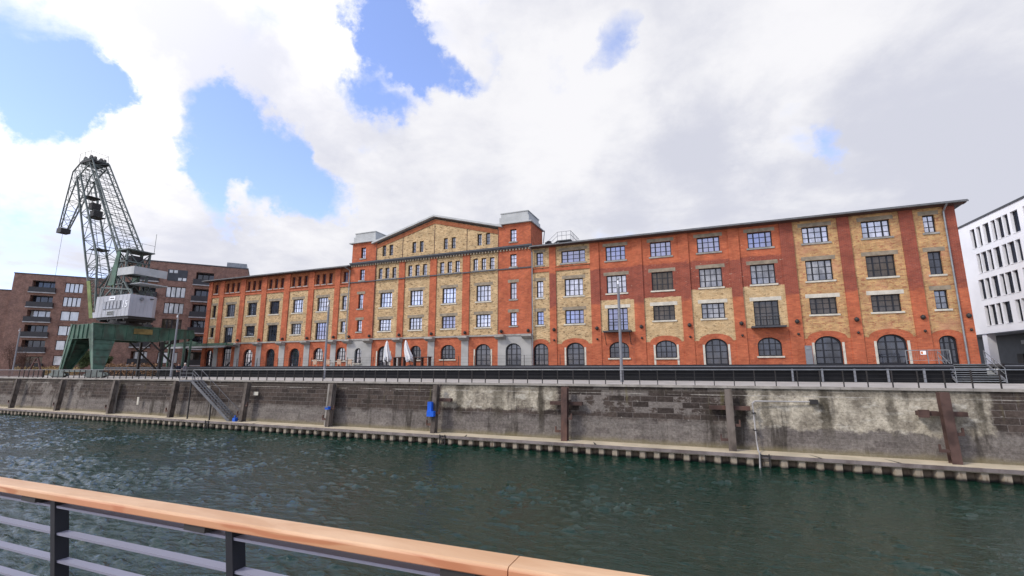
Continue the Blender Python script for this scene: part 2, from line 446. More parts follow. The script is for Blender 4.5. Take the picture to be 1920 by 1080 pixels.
for k, (x0, x1, cx) in bays.items():
    for q_ in (yel, yelr, rust, redg, redw, patch, plas): q_.next()
    ty = k[0]; narrow = k in ('L0', 'L6', 'R0', 'R8')
    # ---- ground floor sheet
    if k == 'L1':
        gh = rect(-72.0, -70.0, 1.5, 4.66); zt_g = 4.95
        redg.panel(rect(x0, x1, 1.5, 5.0), [gh], YG, DEP)
        o = window(WH, -71.0, 1.5, 2.0, 3.16, 3, 3, 'k', sill=False, Y=YG, name='window')
    else:
        gx, gw, gb, gt, rise, gk = ground[k]
        hole = arch(gx, gw, gb, gt, rise)
        if ty == 'R' and k not in ('R2', 'R5'):
            # red ring climbs into the yellow: shared ragged arc
            rw, top, sp = gw/2+.5, gt+.5, 3.95
            if k in ('R0', 'R8'): rw = min(gx-x0, x1-gx)-.02
            arc = [(gx+rw*math.cos(math.pi*q/14), sp+(top-sp)*math.sin(math.pi*q/14)) for q in range(15)]
            redg.panel([(x0, 1.5), (x1, 1.5), (x1, sp)] + arc + [(x0, sp)], [hole], YG, DEP)
            up_outer_bottom = [(x1, sp)] + arc + [(x0, sp)]
        else:
            zg = 5.1 if ty != 'R' else 5.12
            (redw if ty == 'R' else redg).panel(rect(x0, x1, 1.5, zg), [hole], YG, DEP)
            up_outer_bottom = [(x1, zg), (x0, zg)]
        arched(WH, gx, gb, gw, gt, rise, 'arched_door' if gk == 'd' else 'arched_window', 'k', 3 if gk == 'd' else 4, 4 if gk == 'd' else 3,
               jamb=(k in ('C1', 'C4', 'R1', 'R3', 'R4', 'R6', 'R7')))
    if k == 'L1': up_outer_bottom = [(x1, 5.0), (x0, 5.0)]
    # ---- storeys above
    holes = []
    w3 = .85 if narrow else (2.22 if ty == 'R' else 2.02)
    wx = cx
    door2 = k in ('L1', 'L3', 'L5', 'R2', 'R5')
    h3 = (wx, 9.52, w3, 2.04); h2 = (wx, 5.32 if door2 else 6.25, w3, 2.5 if door2 else 1.6)
    if k == 'R8': h3 = (wx, 9.42, .98, 2.12); h2 = (wx, 6.3, .94, 1.7)
    for (a, zb, w, h) in (h3, h2): holes.append(rect(a-w/2, a+w/2, zb, zb+h))
    low = {'L': yel, 'C': yel, 'R': patch}[ty]
    if k in ('R0', 'R1'): low = yel
    if k in ('R6', 'R7', 'R8'): low = yelr
    if ty == 'R':
        w4 = .88 if k in ('R0', 'R8') else (2.9 if k == 'R1' else 2.22)
        z4, h4 = (13.52, 1.55) if k in ('R0',) else ((13.5, 1.48) if k == 'R1' else (13.3, 1.66))
        holes.append(rect(wx-w4/2, wx+w4/2, z4, z4+h4))
        low.panel(list(reversed(up_outer_bottom)) + [(x1, 15.75), (x0, 15.75)], holes, YI, DEP)
        window(WH, wx, z4, w4, h4, 2 if w4 < 1 else 4, 3, 'b' if k not in ('R6', 'R7', 'R8') else 'l', lint=('lintel', .3), sill='stone')
        window(WH, h3[0], h3[1], h3[2], h3[3], 2 if narrow else 4, 3, gl3.get(k, 'l' if k == 'R0' else 'k'), lint=('lintel', .3), sill='pale')
        window(WH, h2[0], h2[1], h2[2], h2[3], 2 if narrow else 4, 4 if door2 else 3, gl2.get(k, 'b' if k == 'R0' else 'm'), lint=('pale' if k[1] in '234567' else 'lintel', .3), sill=False if door2 else 'pale')
    else:
        low.panel([(x0, 5.1), (x1, 5.1), (x1, 13.1), (x0, 13.1)], holes, YI, DEP)
        window(WH, h3[0], h3[1], h3[2], h3[3], 2 if narrow else 4, 3, gl3.get(k, 'k' if k == 'L0' else 'l'), lint=('lintel', .3), sill='pale')
        window(WH, h2[0], h2[1], h2[2], h2[3], 2 if narrow else 4, 4 if door2 else 3, gl2.get(k, 'k' if k == 'L0' else 'l'), lint=('lintel', .3), sill=False if door2 else 'pale')
        tops = [wx] if narrow else [wx-1.24, wx, wx+1.24] if ty == 'L' else [wx-1.17, wx, wx+1.17]
        tw = .84 if narrow else .66
        th = [rect(a-tw/2, a+tw/2, 13.56, 15.12) for a in tops]
        (rust if ty == 'L' else yel).panel(rect(x0, x1, 13.1, 15.85), th, YI, DEP)
        for a in tops:
            window(WH, a, 13.56, tw, 1.56, 2, 3, 'k' if ty == 'L' else 'l', fr='frame_red' if ty == 'L' else 'frame', sill='stone')
# towers
for nm, x0, x1, cx in (('TL', -46.6, -42.3, -44.62), ('TR', -23.3, -18.9, -21.24)):
    redw.next(); plas.next(); hs = []
    for zb, h in ((16.82, 1.6), (13.6, 1.58), (9.52, 2.07), (6.26, 1.63)):
        hs.append(rect(cx-.42, cx+.42, zb, zb+h))
        window(WH, cx, zb, .84, h, 2, 3, 'l', Y=51.98, lint=('lintel', .3) if zb < 12 else None, sill='stone')
    redw.panel(rect(x0, x1, 5.1, 19.1), hs, 51.98, DEP)
    if nm == 'TL':
        hole = arch(-44.56, 1.2, 1.9, 3.98, .55); arched(WH, -44.56, 1.9, 1.2, 3.98, .55, 'arched_window', 'k', 2, 3, Y=51.98)
    else:
        hole = arch(-21.25, 2.02, 1.5, 4.16, .85); arched(WH, -21.25, 1.5, 2.02, 4.16, .85, 'arched_door', 'k', 3, 4, Y=51.98)
    plas.panel(rect(x0, x1, 1.5, 5.1), [hole], 51.98, DEP)
    # returns of the tower above the wing roofs
    redw.box(x0+.003, x1-.003, 52.3, 56.4, 15.0, 19.1)
    redw.add([(x0, 51.98, 1.5), (x0, 52.3, 1.5), (x0, 52.3, 19.1), (x0, 51.98, 19.1)], [(0, 3, 2, 1)])
    redw.add([(x1, 51.98, 1.5), (x1, 52.3, 1.5), (x1, 52.3, 19.1), (x1, 51.98, 19.1)], [(0, 1, 2, 3)])
# gable
gab = [(-42.3, 16.2), (-23.3, 16.2), (-23.3, 18.62), (-32.75, 21.2), (-42.3, 18.62)]
gh = []
for cx in (-40.39, -35.39, -30.41, -25.38):
    for s in (-.6, .6):
        gh.append(rect(cx+s-.31, cx+s+.31, 16.8, 18.36))
        window(WH, cx+s, 16.8, .62, 1.56, 2, 3, 'm', sill=False, Y=52.04)
yel.next(); yel.panel(gab, gh, 52.04, DEP)
yel.each('yellow_infill', M['yellow'], WH); yelr.each('weathered_infill', M['yellow_rough'], WH); patch.each('patched_infill', M['patch'], WH)
rust.each('attic_infill', M['rust_red'], WH); redg.each('ground_floor_wall', M['red'], WH); redw.each('red_wall', M['red_worn'], WH); plas.each('plaster_base', M['plaster'], WH)
# core body behind the sheets
b = MB(); b.box(-76.9, 21.6, 52.6, 70, 1.5, 15.4); b.box(-42.3, -23.3, 52.6, 70, 15.4, 16.6)
b.build('wall', M['red'], WH)
# pilasters
pl = MB(); pr = MB(); gp = MB()
def pil(x0, x1, z0, z1, mb): mb.next().box(x0, x1, 51.99, 52.6, z0, z1)
for x0, x1 in ((-76.9, -76.0), (-74.1, -73.1), (-69.15, -68.1), (-64.4, -63.35), (-59.6, -58.45), (-54.6, -53.55), (-49.55, -48.6)):
    pil(x0, x1, 5.05, 15.7, pl)
    pil(x0, x1, 1.5, 5.05, gp if x0 > -75 else pl)
for x0, x1 in ((-38.3, -37.35), (-33.3, -32.3), (-28.35, -27.35)):
    pil(x0, x1, 5.05, 15.85, pl); pil(x0, x1, 1.5, 5.05, gp)
for x0, x1 in ((-16.6, -15.8), (-11.65, -10.6), (-6.85, -5.8), (-1.93, -.92), (3.0, 4.0), (7.75, 8.9), (12.66, 13.64), (17.53, 18.57), (20.8, 21.6)):
    pil(x0, x1, 1.5, 15.7, pr)
pl.each('pilaster', M['red'], WH); pr.each('pilaster', M['pil_right'], WH); gp.each('stone_pilaster', M['plaster'], WH)
# cornices, courses, bands
b = MB()
b.box(-46.75, -18.75, 51.62, 51.975, 16.02, 16.22); b.box(-46.7, -18.8, 51.75, 51.975, 15.86, 16.02)
b.box(-46.65, -18.85, 51.86, 51.975, 13.28, 13.42)
b.build('cornice', M['darkgrey'], WH)
b = MB(auto=True); x = -46.5
while x < -18.9:
    b.box(x, x+.18, 51.8, 51.97, 15.62, 15.855); x += .42
b.each('dentil', M['lintel'], WH)
b = MB()
b.box(-76.9, -46.6, 51.9, 51.985, 5.06, 5.26); b.box(-46.6, -18.9, 51.88, 51.975, 5.06, 5.26)
b.build('stone_course', M['stone'], WH)
b = MB()
for k in ('L0', 'L1', 'L2', 'L3', 'L4', 'L5', 'L6'):
    x0, x1, _ = bays[k]; b.next(); b.box(x0+.02, x1-.02, 52.0, 52.115, 12.86, 13.16); b.box(x0+.02, x1-.02, 51.97, 52.11, 13.3, 13.4)
for k in ('R0', 'R1'):
    x0, x1, _ = bays[k]; b.next(); b.box(x0+.02, x1-.02, 52.0, 52.115, 12.62, 12.98); b.box(x0+.02, x1-.02, 51.96, 52.11, 13.1, 13.2)
b.each('brick_band', M['red'], WH)
b = MB()      # rake band of the gable, thin seams in it
for (xa, za, xb, zb) in ((-42.3, 18.62, -32.75, 21.2), (-32.75, 21.2, -23.3, 18.62)):
    b.prism([(xa, 51.97, za-.05), (xb, 51.97, zb-.05), (xb, 51.97, zb-.62), (xa, 51.97, za-.62)], (0, .066, 0))
b.build('rake_band', M['rust_red'], WH)
b = MB()
for x, zt in ((-37.85, 19.2), (-32.75, 20.55), (-27.8, 19.25)): b.next().box(x-.03, x+.03, 52.0, 52.036, 16.24, zt)
for x in (-42.3, -23.3): b.next().box(x-.03, x+.03, 51.945, 51.977, 5.3, 18.6)
b.each('seam', M['soffit'], WH)
# corbels
cb = None
cxs = [-68.6, -63.9, -59.0, -54.1, -49.1, -46.3, -42.75, -37.82, -32.8, -27.85, -22.85, -19.35]
def corbel_mb():
    q = MB(); q.prism([(-.62, .0, 5.16-4.65), (-.62, -.75, 5.16-4.65), (-.62, -.75, .28), (-.62, -.25, .0), (-.62, .0, .0)], (1.24, 0, 0)); return q
def anchor_mb():
    q = MB(); q.lathe((0, 0, 0), [(.02, -.22), (.17, -.12), (.2, 0), (.17, .12), (.02, .22)], 8); return q
for x in cxs:
    child('corbel', mesh_once('corbel', corbel_mb, 'corbel', M['stone']), WH, Vector((x, 51.97, 4.65)) - WH.location)
    child('wall_anchor', mesh_once('anchor', anchor_mb, 'wall_anchor', M['iron']), WH, Vector((x+.05, 51.84, 5.62)) - WH.location)
for x in (-16.2, -11.15, -6.3, -1.4, 3.5, 8.35, 13.15, 18.05, 21.2):
    for z in (5.62, 4.4):
        o = child('wall_anchor', mesh_once('anchor', anchor_mb, 'wall_anchor', M['iron']), WH, Vector((x+.1, 51.9, z)) - WH.location)
        if z < 5: o.scale = (.6, .6, .6)
# roofs
b = MB()
for x0, x1 in ((-77.6, -46.62), (-18.88, 22.3)):
    b.next().prism([(x0, 51.25, 15.66), (x0, 51.25, 15.84), (x0, 61, 17.0), (x0, 70.6, 15.84), (x0, 70.6, 15.66)], (x1-x0, 0, 0))
b.each('roof', M['roof'], WH)
b = MB()
for x0, x1 in ((-77.55, -46.65), (-18.85, 22.25)):
    b.next().box(x0, x1, 51.4, 51.98, 15.58, 15.655)
b.each('soffit', M['soffit'], WH)
b = MB()
for x0, x1 in ((-77.6, -46.7), (-18.8, 22.3)):
    n = 9; pr_ = [(x0, 51.18+.1*math.cos(math.pi+math.pi*k/n), 15.72+.11*math.sin(math.pi+math.pi*k/n)) for k in range(n+1)]
    b.next().prism(pr_, (x1-x0, 0, 0))
b.each('gutter', M['zinc'], WH)
b = MB()      # gable roof
for (xa, za, xb, zb) in ((-42.9, 18.72, -32.75, 21.47), (-32.75, 21.47, -22.7, 18.78)):
    b.prism([(xa, 51.55, za), (xb, 51.55, zb), (xb, 51.55, zb+.24), (xa, 51.55, za+.24)], (0, 18.4, 0))
b.build('gable_roof', M['capgrey'], WH)
for x0, x1 in ((-46.6, -42.3), (-23.3, -18.9)):
    b = MB(); b.box(x0-.4, x1+.22, 51.6, 56.7, 19.1, 19.24)
    b.box(x0+.15, x1-.25, 51.95, 56.35, 19.24, 20.08); b.box(x0+.3, x1-.42, 52.1, 56.2, 20.08, 20.62); b.box(x0+.22, x1-.34, 52.02, 56.28, 20.62, 20.72)
    b.build('tower_cap', M['capgrey'], WH)
# downpipes
def pipe(pts, r=.06):
    q = MB(); q.path(pts, r, 8); q.build('downpipe', M['zinc'], WH)
pipe([(-18.75, 51.2, 15.62), (-18.72, 51.86, 15.2), (-18.72, 51.86, 1.5)], .07)
pipe([(-47.2, 51.2, 15.62), (-46.75, 51.86, 15.2), (-46.75, 51.86, 5.3)], .07)
pipe([(20.8, 51.2, 15.62), (20.75, 51.9, 15.1), (20.75, 51.9, 1.5)], .075)
pipe([(-18.3, 55.6, 18.9), (-18.5, 55.6, 17.2)], .06)
# balconies of bays R2 and R5
for cx, strut in ((-8.72, True), (5.94, False)):
    b = MB(); b.box(cx-1.5, cx+1.5, 51.05, 52.05, 5.08, 5.24); b.build('balcony', M['darkgrey'], WH)
    ch = MB()
    for i in range(9): ch.bar((cx-1.1+i*.275, 51.94, 5.26), (cx-1.1+i*.275, 51.94, 6.3), .025)
    ch.bar((cx-1.12, 51.94, 6.28), (cx+1.12, 51.94, 6.28), .05)
    ch.build('balcony_rail', M['darkgrey'], WH)
    if strut:
        for s in (-1, 1):
            q = MB(); q.bar((cx+s*1.35, 51.15, 5.08), (cx+s*1.35, 52.02, 3.75), .06); q.build('balcony_strut', M['iron'], WH)
# steel runway canopy along the left end
b = MB(); b.box(-82, -68.3, 49.6, 49.8, 4.42, 4.72); b.box(-82, -68.3, 49.8, 51.96, 4.62, 4.72)
b.build('canopy', M['zinc'], WH)
M['green'] = plain('weathered_green_steel', (.058, .118, .08), .6, var=.35, scale=.8, dirt=(.07, .06, .045), dscale=.9)
M['green_pale'] = plain('sunbleached_green_steel', (.12, .18, .135), .6, var=.3, scale=.8, dirt=(.06, .07, .055), dscale=.8)
b = MB()
for y in (50.0, 51.2): b.box(-84, -68.6, y, y+.25, 4.8, 5.15)
for i in range(7): b.box(-83+i*2.2, -82.8+i*2.2, 49.7, 51.9, 4.725, 4.8)
b.bar((-81, 50.1, 5.1), (-78.5, 51.3, 5.6), .3); b.bar((-78.5, 51.3, 5.5), (-75.5, 50.2, 5.2), .3)
b.build('runway_girder', M['green'], WH)
for x in (-81.5, -78.0):
    q = MB(); q.box(x-.15, x+.15, 50, 50.3, 1.5, 4.62); q.build('canopy_post', M['iron'], WH)
# small roof balcony left of the left tower
b = MB(); b.box(-48.1, -46.65, 53.6, 54.6, 17.15, 17.3); b.build('escape_balcony', M['darkgrey'], WH)
b = MB()
for x in (-48.05, -47.6, -47.15, -46.75): b.bar((x, 53.65, 17.3), (x, 53.65, 18.35), .035)
b.bar((-48.05, 53.65, 18.33), (-46.7, 53.65, 18.33), .04); b.bar((-48.05, 54.55, 18.33), (-48.05, 53.65, 18.33), .04); b.bar((-48.05, 54.55, 17.3), (-48.05, 54.55, 18.35), .035)
b.build('escape_rail', M['midgrey'], WH)

# roof plant beside the right tower
RP = empty('roof_platform', (-16.0, 57.5, 16.4), 'railed steel platform on the roof right of the taller tower', 'platform')
b = MB(); b.box(-16.9, -15.1, 56.6, 61.0, 17.55, 17.7)
for x in (-16.7, -15.3):
    for y in (56.8, 60.8): b.box(x-.08, x+.08, y-.08, y+.08, 16.3, 17.55)
b.bar((-18.2, 56.7, 16.6), (-16.9, 56.7, 17.62), .12, .2); b.build('deck', M['darkgrey'], RP)
b = MB()
for i in range(7): b.bar((-15.1, 56.65+i*.72, 17.7), (-15.1, 56.65+i*.72, 18.85), .05)
for i in range(4): b.bar((-16.9+i*.6, 56.65, 17.7), (-16.9+i*.6, 56.65, 18.85), .04)
for z in (18.3, 18.83):
    b.bar((-15.1, 56.65, z), (-15.1, 61, z), .04); b.bar((-16.9, 56.65, z), (-15.1, 56.65, z), .04); b.bar((-18.2, 56.65, z-1.1), (-16.9, 56.65, z), .035)
b.build('railing', M['midgrey'], RP)
for x, w, h, lab in ((-18.35, .75, 1.3, 'squat dark cooling unit on the roof close to the right tower'), (-17.35, .95, 1.0, 'dark ribbed roof unit between the tower and the railed platform')):
    u = empty('roof_unit', (x, 57.4, 16.4), lab, 'roof unit', 'units on the warehouse roof')
    q = MB(); q.box(x-w/2, x+w/2, 57, 58, 16.3, 16.45+h); q.build('casing', M['darkgrey'], u)
    q = MB(); q.lathe((x, 57.5, 16.45+h), [(.3, 0), (.34, .12), (.3, .2), (.05, .22)], 10); q.build('fan_cowl', M['iron'], u)
    q = MB()
    for i in range(5): q.box(x-w/2+.06, x+w/2-.06, 56.96, 56.998, 16.6+i*.16, 16.68+i*.16)
    q.build('grille', M['iron'], u)


# ================================================================== SETTING: ground, water, quay
M['paving'] = plain('pale_paving', (.40, .37, .33), .9, var=.16, scale=.8, dirt=(.27, .25, .22), dscale=.5)
M['earth'] = plain('far_ground', (.16, .15, .12), .95, var=.3, scale=.1)
b = MB(); b.add([(-1500, 33.3, -.02), (1500, 33.3, -.02), (1500, 1800, -.02), (-1500, 1800, -.02)], [(0, 1, 2, 3)])
tag(b.build('ground', M['earth']), kind='structure')
b = MB(); b.add([(-160, 33.2, -.012), (60, 33.2, -.012), (60, 51, -.012), (-160, 51, -.012)], [(0, 1, 2, 3)])
tag(b.build('pavement', M['paving']), kind='structure')

def water_mat():
    m, t, b = newmat('harbour_water')
    P, x, y, z = t.pos()
    b.inputs['Base Color'].default_value = (.0015, .0215, .0125, 1)
    b.inputs["Roughness"].default_value = .03; b.inputs["IOR"].default_value = 1.34; b.inputs['Specular IOR Level'].default_value = .6
    rot = t.node('ShaderNodeMapping'); t.l.new(P, rot.inputs[0]); rot.inputs['Rotation'].default_value = (0, 0, R(12)); rot.inputs['Scale'].default_value = (.55, 1.5, 1)
    n1 = t.noise(rot.outputs[0], 3.4, 3, .55, .6); n2 = t.noise(rot.outputs[0], 9.0, 3, .6, .8); n3 = t.noise(P, .12, 2)
    h = t.math('ADD', t.math('MULTIPLY', n1, 1.0), t.math('MULTIPLY', n2, .42))
    bp = t.node('ShaderNodeBump'); bp.inputs['Distance'].default_value = .05
    t.put(bp.inputs['Strength'], t.math('MULTIPLY_ADD', n3, .5, .55))
    t.put(bp.inputs['Height'], h); t.l.new(bp.outputs[0], b.inputs['Normal'])
    return m
M['water'] = water_mat()
WZ = -4.45
import numpy as np
def water_mesh():
    rng = np.random.default_rng(5)
    xs = np.concatenate([np.arange(-96, -30, .16), np.arange(-30, 8, .09), np.arange(8, 30, .13)]); ys = np.concatenate([np.arange(1.75, 14, .07), np.arange(14, 31.7, .12)])
    X, Y = np.meshgrid(xs, ys); Zw = np.zeros_like(X)
    th = R(78)        # the wind pushes ripples across the basin
    def waves(spec):
        S = np.zeros_like(X)
        for lam, amp, spread, cnt in spec:
            for _ in range(cnt):
                l = lam*rng.uniform(.72, 1.35); a = th + rng.normal(0, spread); k = 2*np.pi/l
                S += amp*rng.uniform(.6, 1.3)*np.sin(k*(np.cos(a)*X + np.sin(a)*Y) + rng.uniform(0, 6.28))
        return S
    base = waves(((3.2, .0045, .5, 6), (1.5, .0022, .6, 8)))
    sm = waves(((.80, .8, .32, 14), (.55, .95, .36, 20), (.38, .6, .42, 18))); sm /= sm.std()
    lg = waves(((9, 1, .9, 5), (5, .9, .9, 7), (16, 1, .8, 4), (2.4, .7, .7, 8))); lg /= lg.std()
    u = np.clip((X+58)/56, 0, 1)                     # livelier towards the far end of the basin and under the near bank
    amp = (.021 - .006*u)*np.clip(1 + .38*lg, .25, 2.2)
    thr = .42*u                                       # calmer troughs between the ripples on the sheltered side
    Zw = base + amp*np.where(sm > thr, thr*(1-.75*u) + (1.25+.9*u)*(sm-thr), np.where(sm > thr, 0, sm)*(1-.75*u))
    nx, ny = len(xs), len(ys)
    co_ = np.stack([X, Y, Zw+WZ], -1).reshape(-1, 3)
    i = np.arange(nx*ny).reshape(ny, nx)
    f = np.stack([i[:-1, :-1], i[:-1, 1:], i[1:, 1:], i[1:, :-1]], -1).reshape(-1, 4)
    far = np.array([(-1400, -3, WZ), (-96, -3, WZ), (-96, 31.7, WZ), (-1400, 31.7, WZ), (30-.1, -3, WZ), (300, -3, WZ), (300, 31.7, WZ), (30-.1, 31.7, WZ)])
    n = len(co_); co_ = np.concatenate([co_, far]); f = np.concatenate([f, [[n, n+1, n+2, n+3], [n+4, n+5, n+6, n+7]]])
    me = bpy.data.meshes.new('water'); me.vertices.add(len(co_)); me.vertices.foreach_set('co', co_.ravel())
    me.loops.add(f.size); me.loops.foreach_set('vertex_index', f.ravel().astype(np.int32))
    me.polygons.add(len(f)); me.polygons.foreach_set('loop_start', np.arange(0, f.size, 4, dtype=np.int32)); me.polygons.foreach_set('loop_total', np.full(len(f), 4, dtype=np.int32))
    me.polygons.foreach_set('use_smooth', np.ones(len(f), dtype=bool)); me.update(calc_edges=True); me.validate()
    me.materials.append(M['water']); o = bpy.data.objects.new('water', me); COL.objects.link(o); return tag(o, kind='structure')
water_mesh()
b = MB(); b.box(-1400, 300, -3, 40, -9, -8.5)
tag(b.build('ground', M['earth']), kind='structure')

def quay_mat():
    m, t, b = newmat('old_quay_masonry')
    P, x, y, z = t.pos()
    v = t.comb(x, z)
    bt = bricktex(t, x, z, 1.05, .36, (.085, .064, .052), (.036, .028, .024), (.17, .148, .132), .017, -.1)
    bt.offset = .5
    c = bt.outputs['Color']
    # pale lime spots on the dark blocks
    n = t.noise(v, 2.6, 2, .6)
    c = t.mix(t.math('MULTIPLY', t.ss(n, .70, .73), .8), c, (.34, .31, .27))
    n = t.noise(v, .7, 5, .65)
    c = t.mix(t.math('MULTIPLY', t.ss(n, .45, .75), .5), c, (.11, .088, .078))
    # washed grey band near the foot
    g = bricktex(t, x, z, 1.05, .36, (.215, .195, .172), (.15, .133, .12), (.23, .21, .185), .014, 0).outputs['Color']
    g = t.mix(1.0, g, t.mix(t.noise(v, 1.1, 5, .7), (.5, .5, .5), (1.35, 1.3, 1.28)), 'MULTIPLY')
    rag = t.math('MULTIPLY', t.math('SUBTRACT', t.noise(v, .8, 4, .65), .5), .9)
    c = t.mix(t.math('SUBTRACT', 1.0, t.ss(t.math('ADD', z, rag), -2.45, -2.05)), c, g)
    # cast concrete repairs
    con = t.mix(t.ss(t.noise(v, .6, 7, .72), .25, .75), (.145, .122, .092), (.60, .535, .415))
    con = t.mix(t.math('MULTIPLY', t.ss(t.noise(t.comb(x, t.math('MULTIPLY', z, 3)), .9, 4, .6), .52, .7), .6), con, (.60, .56, .47))
    def band(lo, hi, s=.25):
        xx = t.math('ADD', x, t.math('MULTIPLY', t.math('SUBTRACT', t.noise(v, .9, 4, .7), .5), 1.6))
        return t.math('MULTIPLY', t.ss(xx, lo-s, lo+s), t.math('SUBTRACT', 1.0, t.ss(xx, hi-s, hi+s)))
    up = t.ss(t.math('ADD', z, t.math('MULTIPLY', t.math('SUBTRACT', t.noise(v, 1.0, 5, .7), .5), 1.3)), t.math('SUBTRACT', -1.98, t.math('MULTIPLY', t.math('GREATER_THAN', x, 1.5), .55)), t.math('SUBTRACT', -1.72, t.math('MULTIPLY', t.math('GREATER_THAN', x, 1.5), .55)))
    k1 = t.math('MULTIPLY', band(-19.4, -10.0), up)
    k2 = t.math('MULTIPLY', band(2.2, 13.6), up)
    # half-lost render between the two
    rb = bricktex(t, x, z, 1.05, .36, (0, 0, 0), (1, 1, 1), (.5, .5, .5), .0, 0).outputs['Color']
    lost = t.ss(t.math('ADD', t.math('MULTIPLY', rb, .42), t.noise(t.comb(x, t.math('MULTIPLY', z, 1.5)), .75, 5, .7)), .68, .72)
    k3 = t.math('MULTIPLY', band(-9.5, 1.8), t.math('SUBTRACT', 1.0, lost))
    gr = t.mix(t.noise(v, 1.3, 5, .7), (.09, .078, .07), (.27, .235, .205))
    c = t.mix(t.math('MULTIPLY', k3, up), c, gr)
    c = t.mix(t.math('MULTIPLY', t.math('MAXIMUM', k1, k2), t.math('MULTIPLY_ADD', t.ss(t.math('ADD', t.math('MULTIPLY', rb, .3), t.noise(v, .5, 4, .7)), .40, .46), .5, .5)), c, con)
    k4 = t.math('MULTIPLY', t.math('MULTIPLY', band(-110, -62), t.ss(t.noise(v, .25, 4, .7), .52, .62)), .7)
    c = t.mix(k4, c, (.25, .22, .19))
    # run-off stains, dark and green
    s1 = t.noise(t.comb(t.math('MULTIPLY', x, 1.0), t.math('MULTIPLY', z, .13)), .85, 4, .65)
    c = t.mix(t.math('MULTIPLY', t.ss(s1, .53, .66), .8), c, (.04, .033, .026))
    for sx, wd, am in ((6.25, .38, .85), (9.4, .3, .6), (-14.6, .7, .6), (-17.9, .5, .7), (-11.2, .4, .5), (3.2, .3, .5), (13.2, .3, .5)):      # dark run-off below the weep holes
        xx = t.math('ADD', x, t.math('MULTIPLY', t.math('SUBTRACT', t.noise(v, 1.6, 4, .7), .5), .7))
        st = t.math('SUBTRACT', 1.0, t.ss(t.math('ABSOLUTE', t.math('SUBTRACT', xx, sx)), wd*.3, wd))
        c = t.mix(t.math('MULTIPLY', t.math('MULTIPLY', st, am), t.ss(z, -3.4, -1.6)), c, (.055, .045, .03))
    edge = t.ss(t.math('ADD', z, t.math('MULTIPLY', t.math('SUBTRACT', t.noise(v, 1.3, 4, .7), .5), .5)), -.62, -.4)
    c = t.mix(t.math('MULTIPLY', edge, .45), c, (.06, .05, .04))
    wl = t.math('MULTIPLY', t.ss(t.math('ADD', z, t.math('MULTIPLY', t.math('SUBTRACT', t.noise(v, 1.1, 4, .7), .5), .12)), -.60, -.565), t.math('SUBTRACT', 1.0, t.ss(z, -.565, -.53)))
    c = t.mix(t.math('MULTIPLY', wl, t.ss(t.noise(v, .5, 4), .42, .55)), c, (.40, .37, .32))
    s2 = t.noise(t.comb(t.math('MULTIPLY', x, 1.7), t.math('MULTIPLY', z, .2)), 1.1, 4, .6)
    c = t.mix(t.math('MULTIPLY', t.math('MULTIPLY', t.ss(s2, .58, .7), .5), t.ss(z, -2.2, -.5)), c, (.16, .14, .055))
    grain = t.noise(t.comb(x, z), 5.5, 5, .8)
    c = t.mix(1.0, c, t.mix(t.ss(grain, .3, .7), (.62, .61, .6), (1.3, 1.3, 1.3)), 'MULTIPLY')
    # algae at the foot
    c = t.mix(t.math('MULTIPLY', t.math('SUBTRACT', 1.0, t.ss(t.math('ADD', z, t.math('MULTIPLY', rag, .4)), -3.7, -3.35)), .6), c, (.22, .185, .10))
    t.put(b.inputs['Base Color'], c); b.inputs['Roughness'].default_value = .92; b.inputs['Specular IOR Level'].default_value = .2
    bp = t.node('ShaderNodeBump'); bp.inputs['Strength'].default_value = .7; bp.inputs['Distance'].default_value = .05
    t.put(bp.inputs['Height'], t.math('ADD', t.math('MULTIPLY', bt.outputs['Fac'], -.5), t.noise(v, 3, 6, .7))); t.l.new(bp.outputs[0], b.inputs['Normal'])
    return m
M['quay'] = quay_mat()
M['coping'] = plain('quay_coping_stone', (.33, .30, .26), .9, var=.2, scale=1.1, dirt=(.2, .175, .15), dscale=.7)
M['ledgetop'] = plain('sandy_ledge_concrete', (.50, .42, .29), .9, var=.15, scale=.6, dirt=(.40, .33, .22), dscale=.4)
M['ledgefront'] = plain('ledge_edge_beam', (.22, .185, .17), .85, var=.25, scale=1.2, dirt=(.12, .09, .08), dscale=1.0)
QW = empty('quay_wall', (-40, 33, -3.75), 'long stained quay wall of dark stone blocks patched with pale concrete', 'quay wall')
b = MB()
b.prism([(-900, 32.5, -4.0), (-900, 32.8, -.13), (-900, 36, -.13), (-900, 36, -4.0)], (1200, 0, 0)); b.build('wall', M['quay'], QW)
b = MB(); x = -900
while x < 290:
    w = 1.98 if -100 < x < 60 else 20; b.box(x+.006, x+w-.006, 32.68, 33.32, -.13, .015); x += w
b.build('coping', M['coping'], QW)
SL = empty('sheet_pile_ledge', (-40, 31, -5), 'low sandy concrete ledge on steel sheet piles standing in the water', 'ledge')
b = MB(); b.box(-900, 300, 31.06, 32.54, -4.0, -3.75); b.build('ledge_top', M['ledgetop'], SL)
b = MB(); b.box(-900, 300, 30.98, 31.058, -3.95, -3.765); b.build('edge_beam', M['ledgefront'], SL)
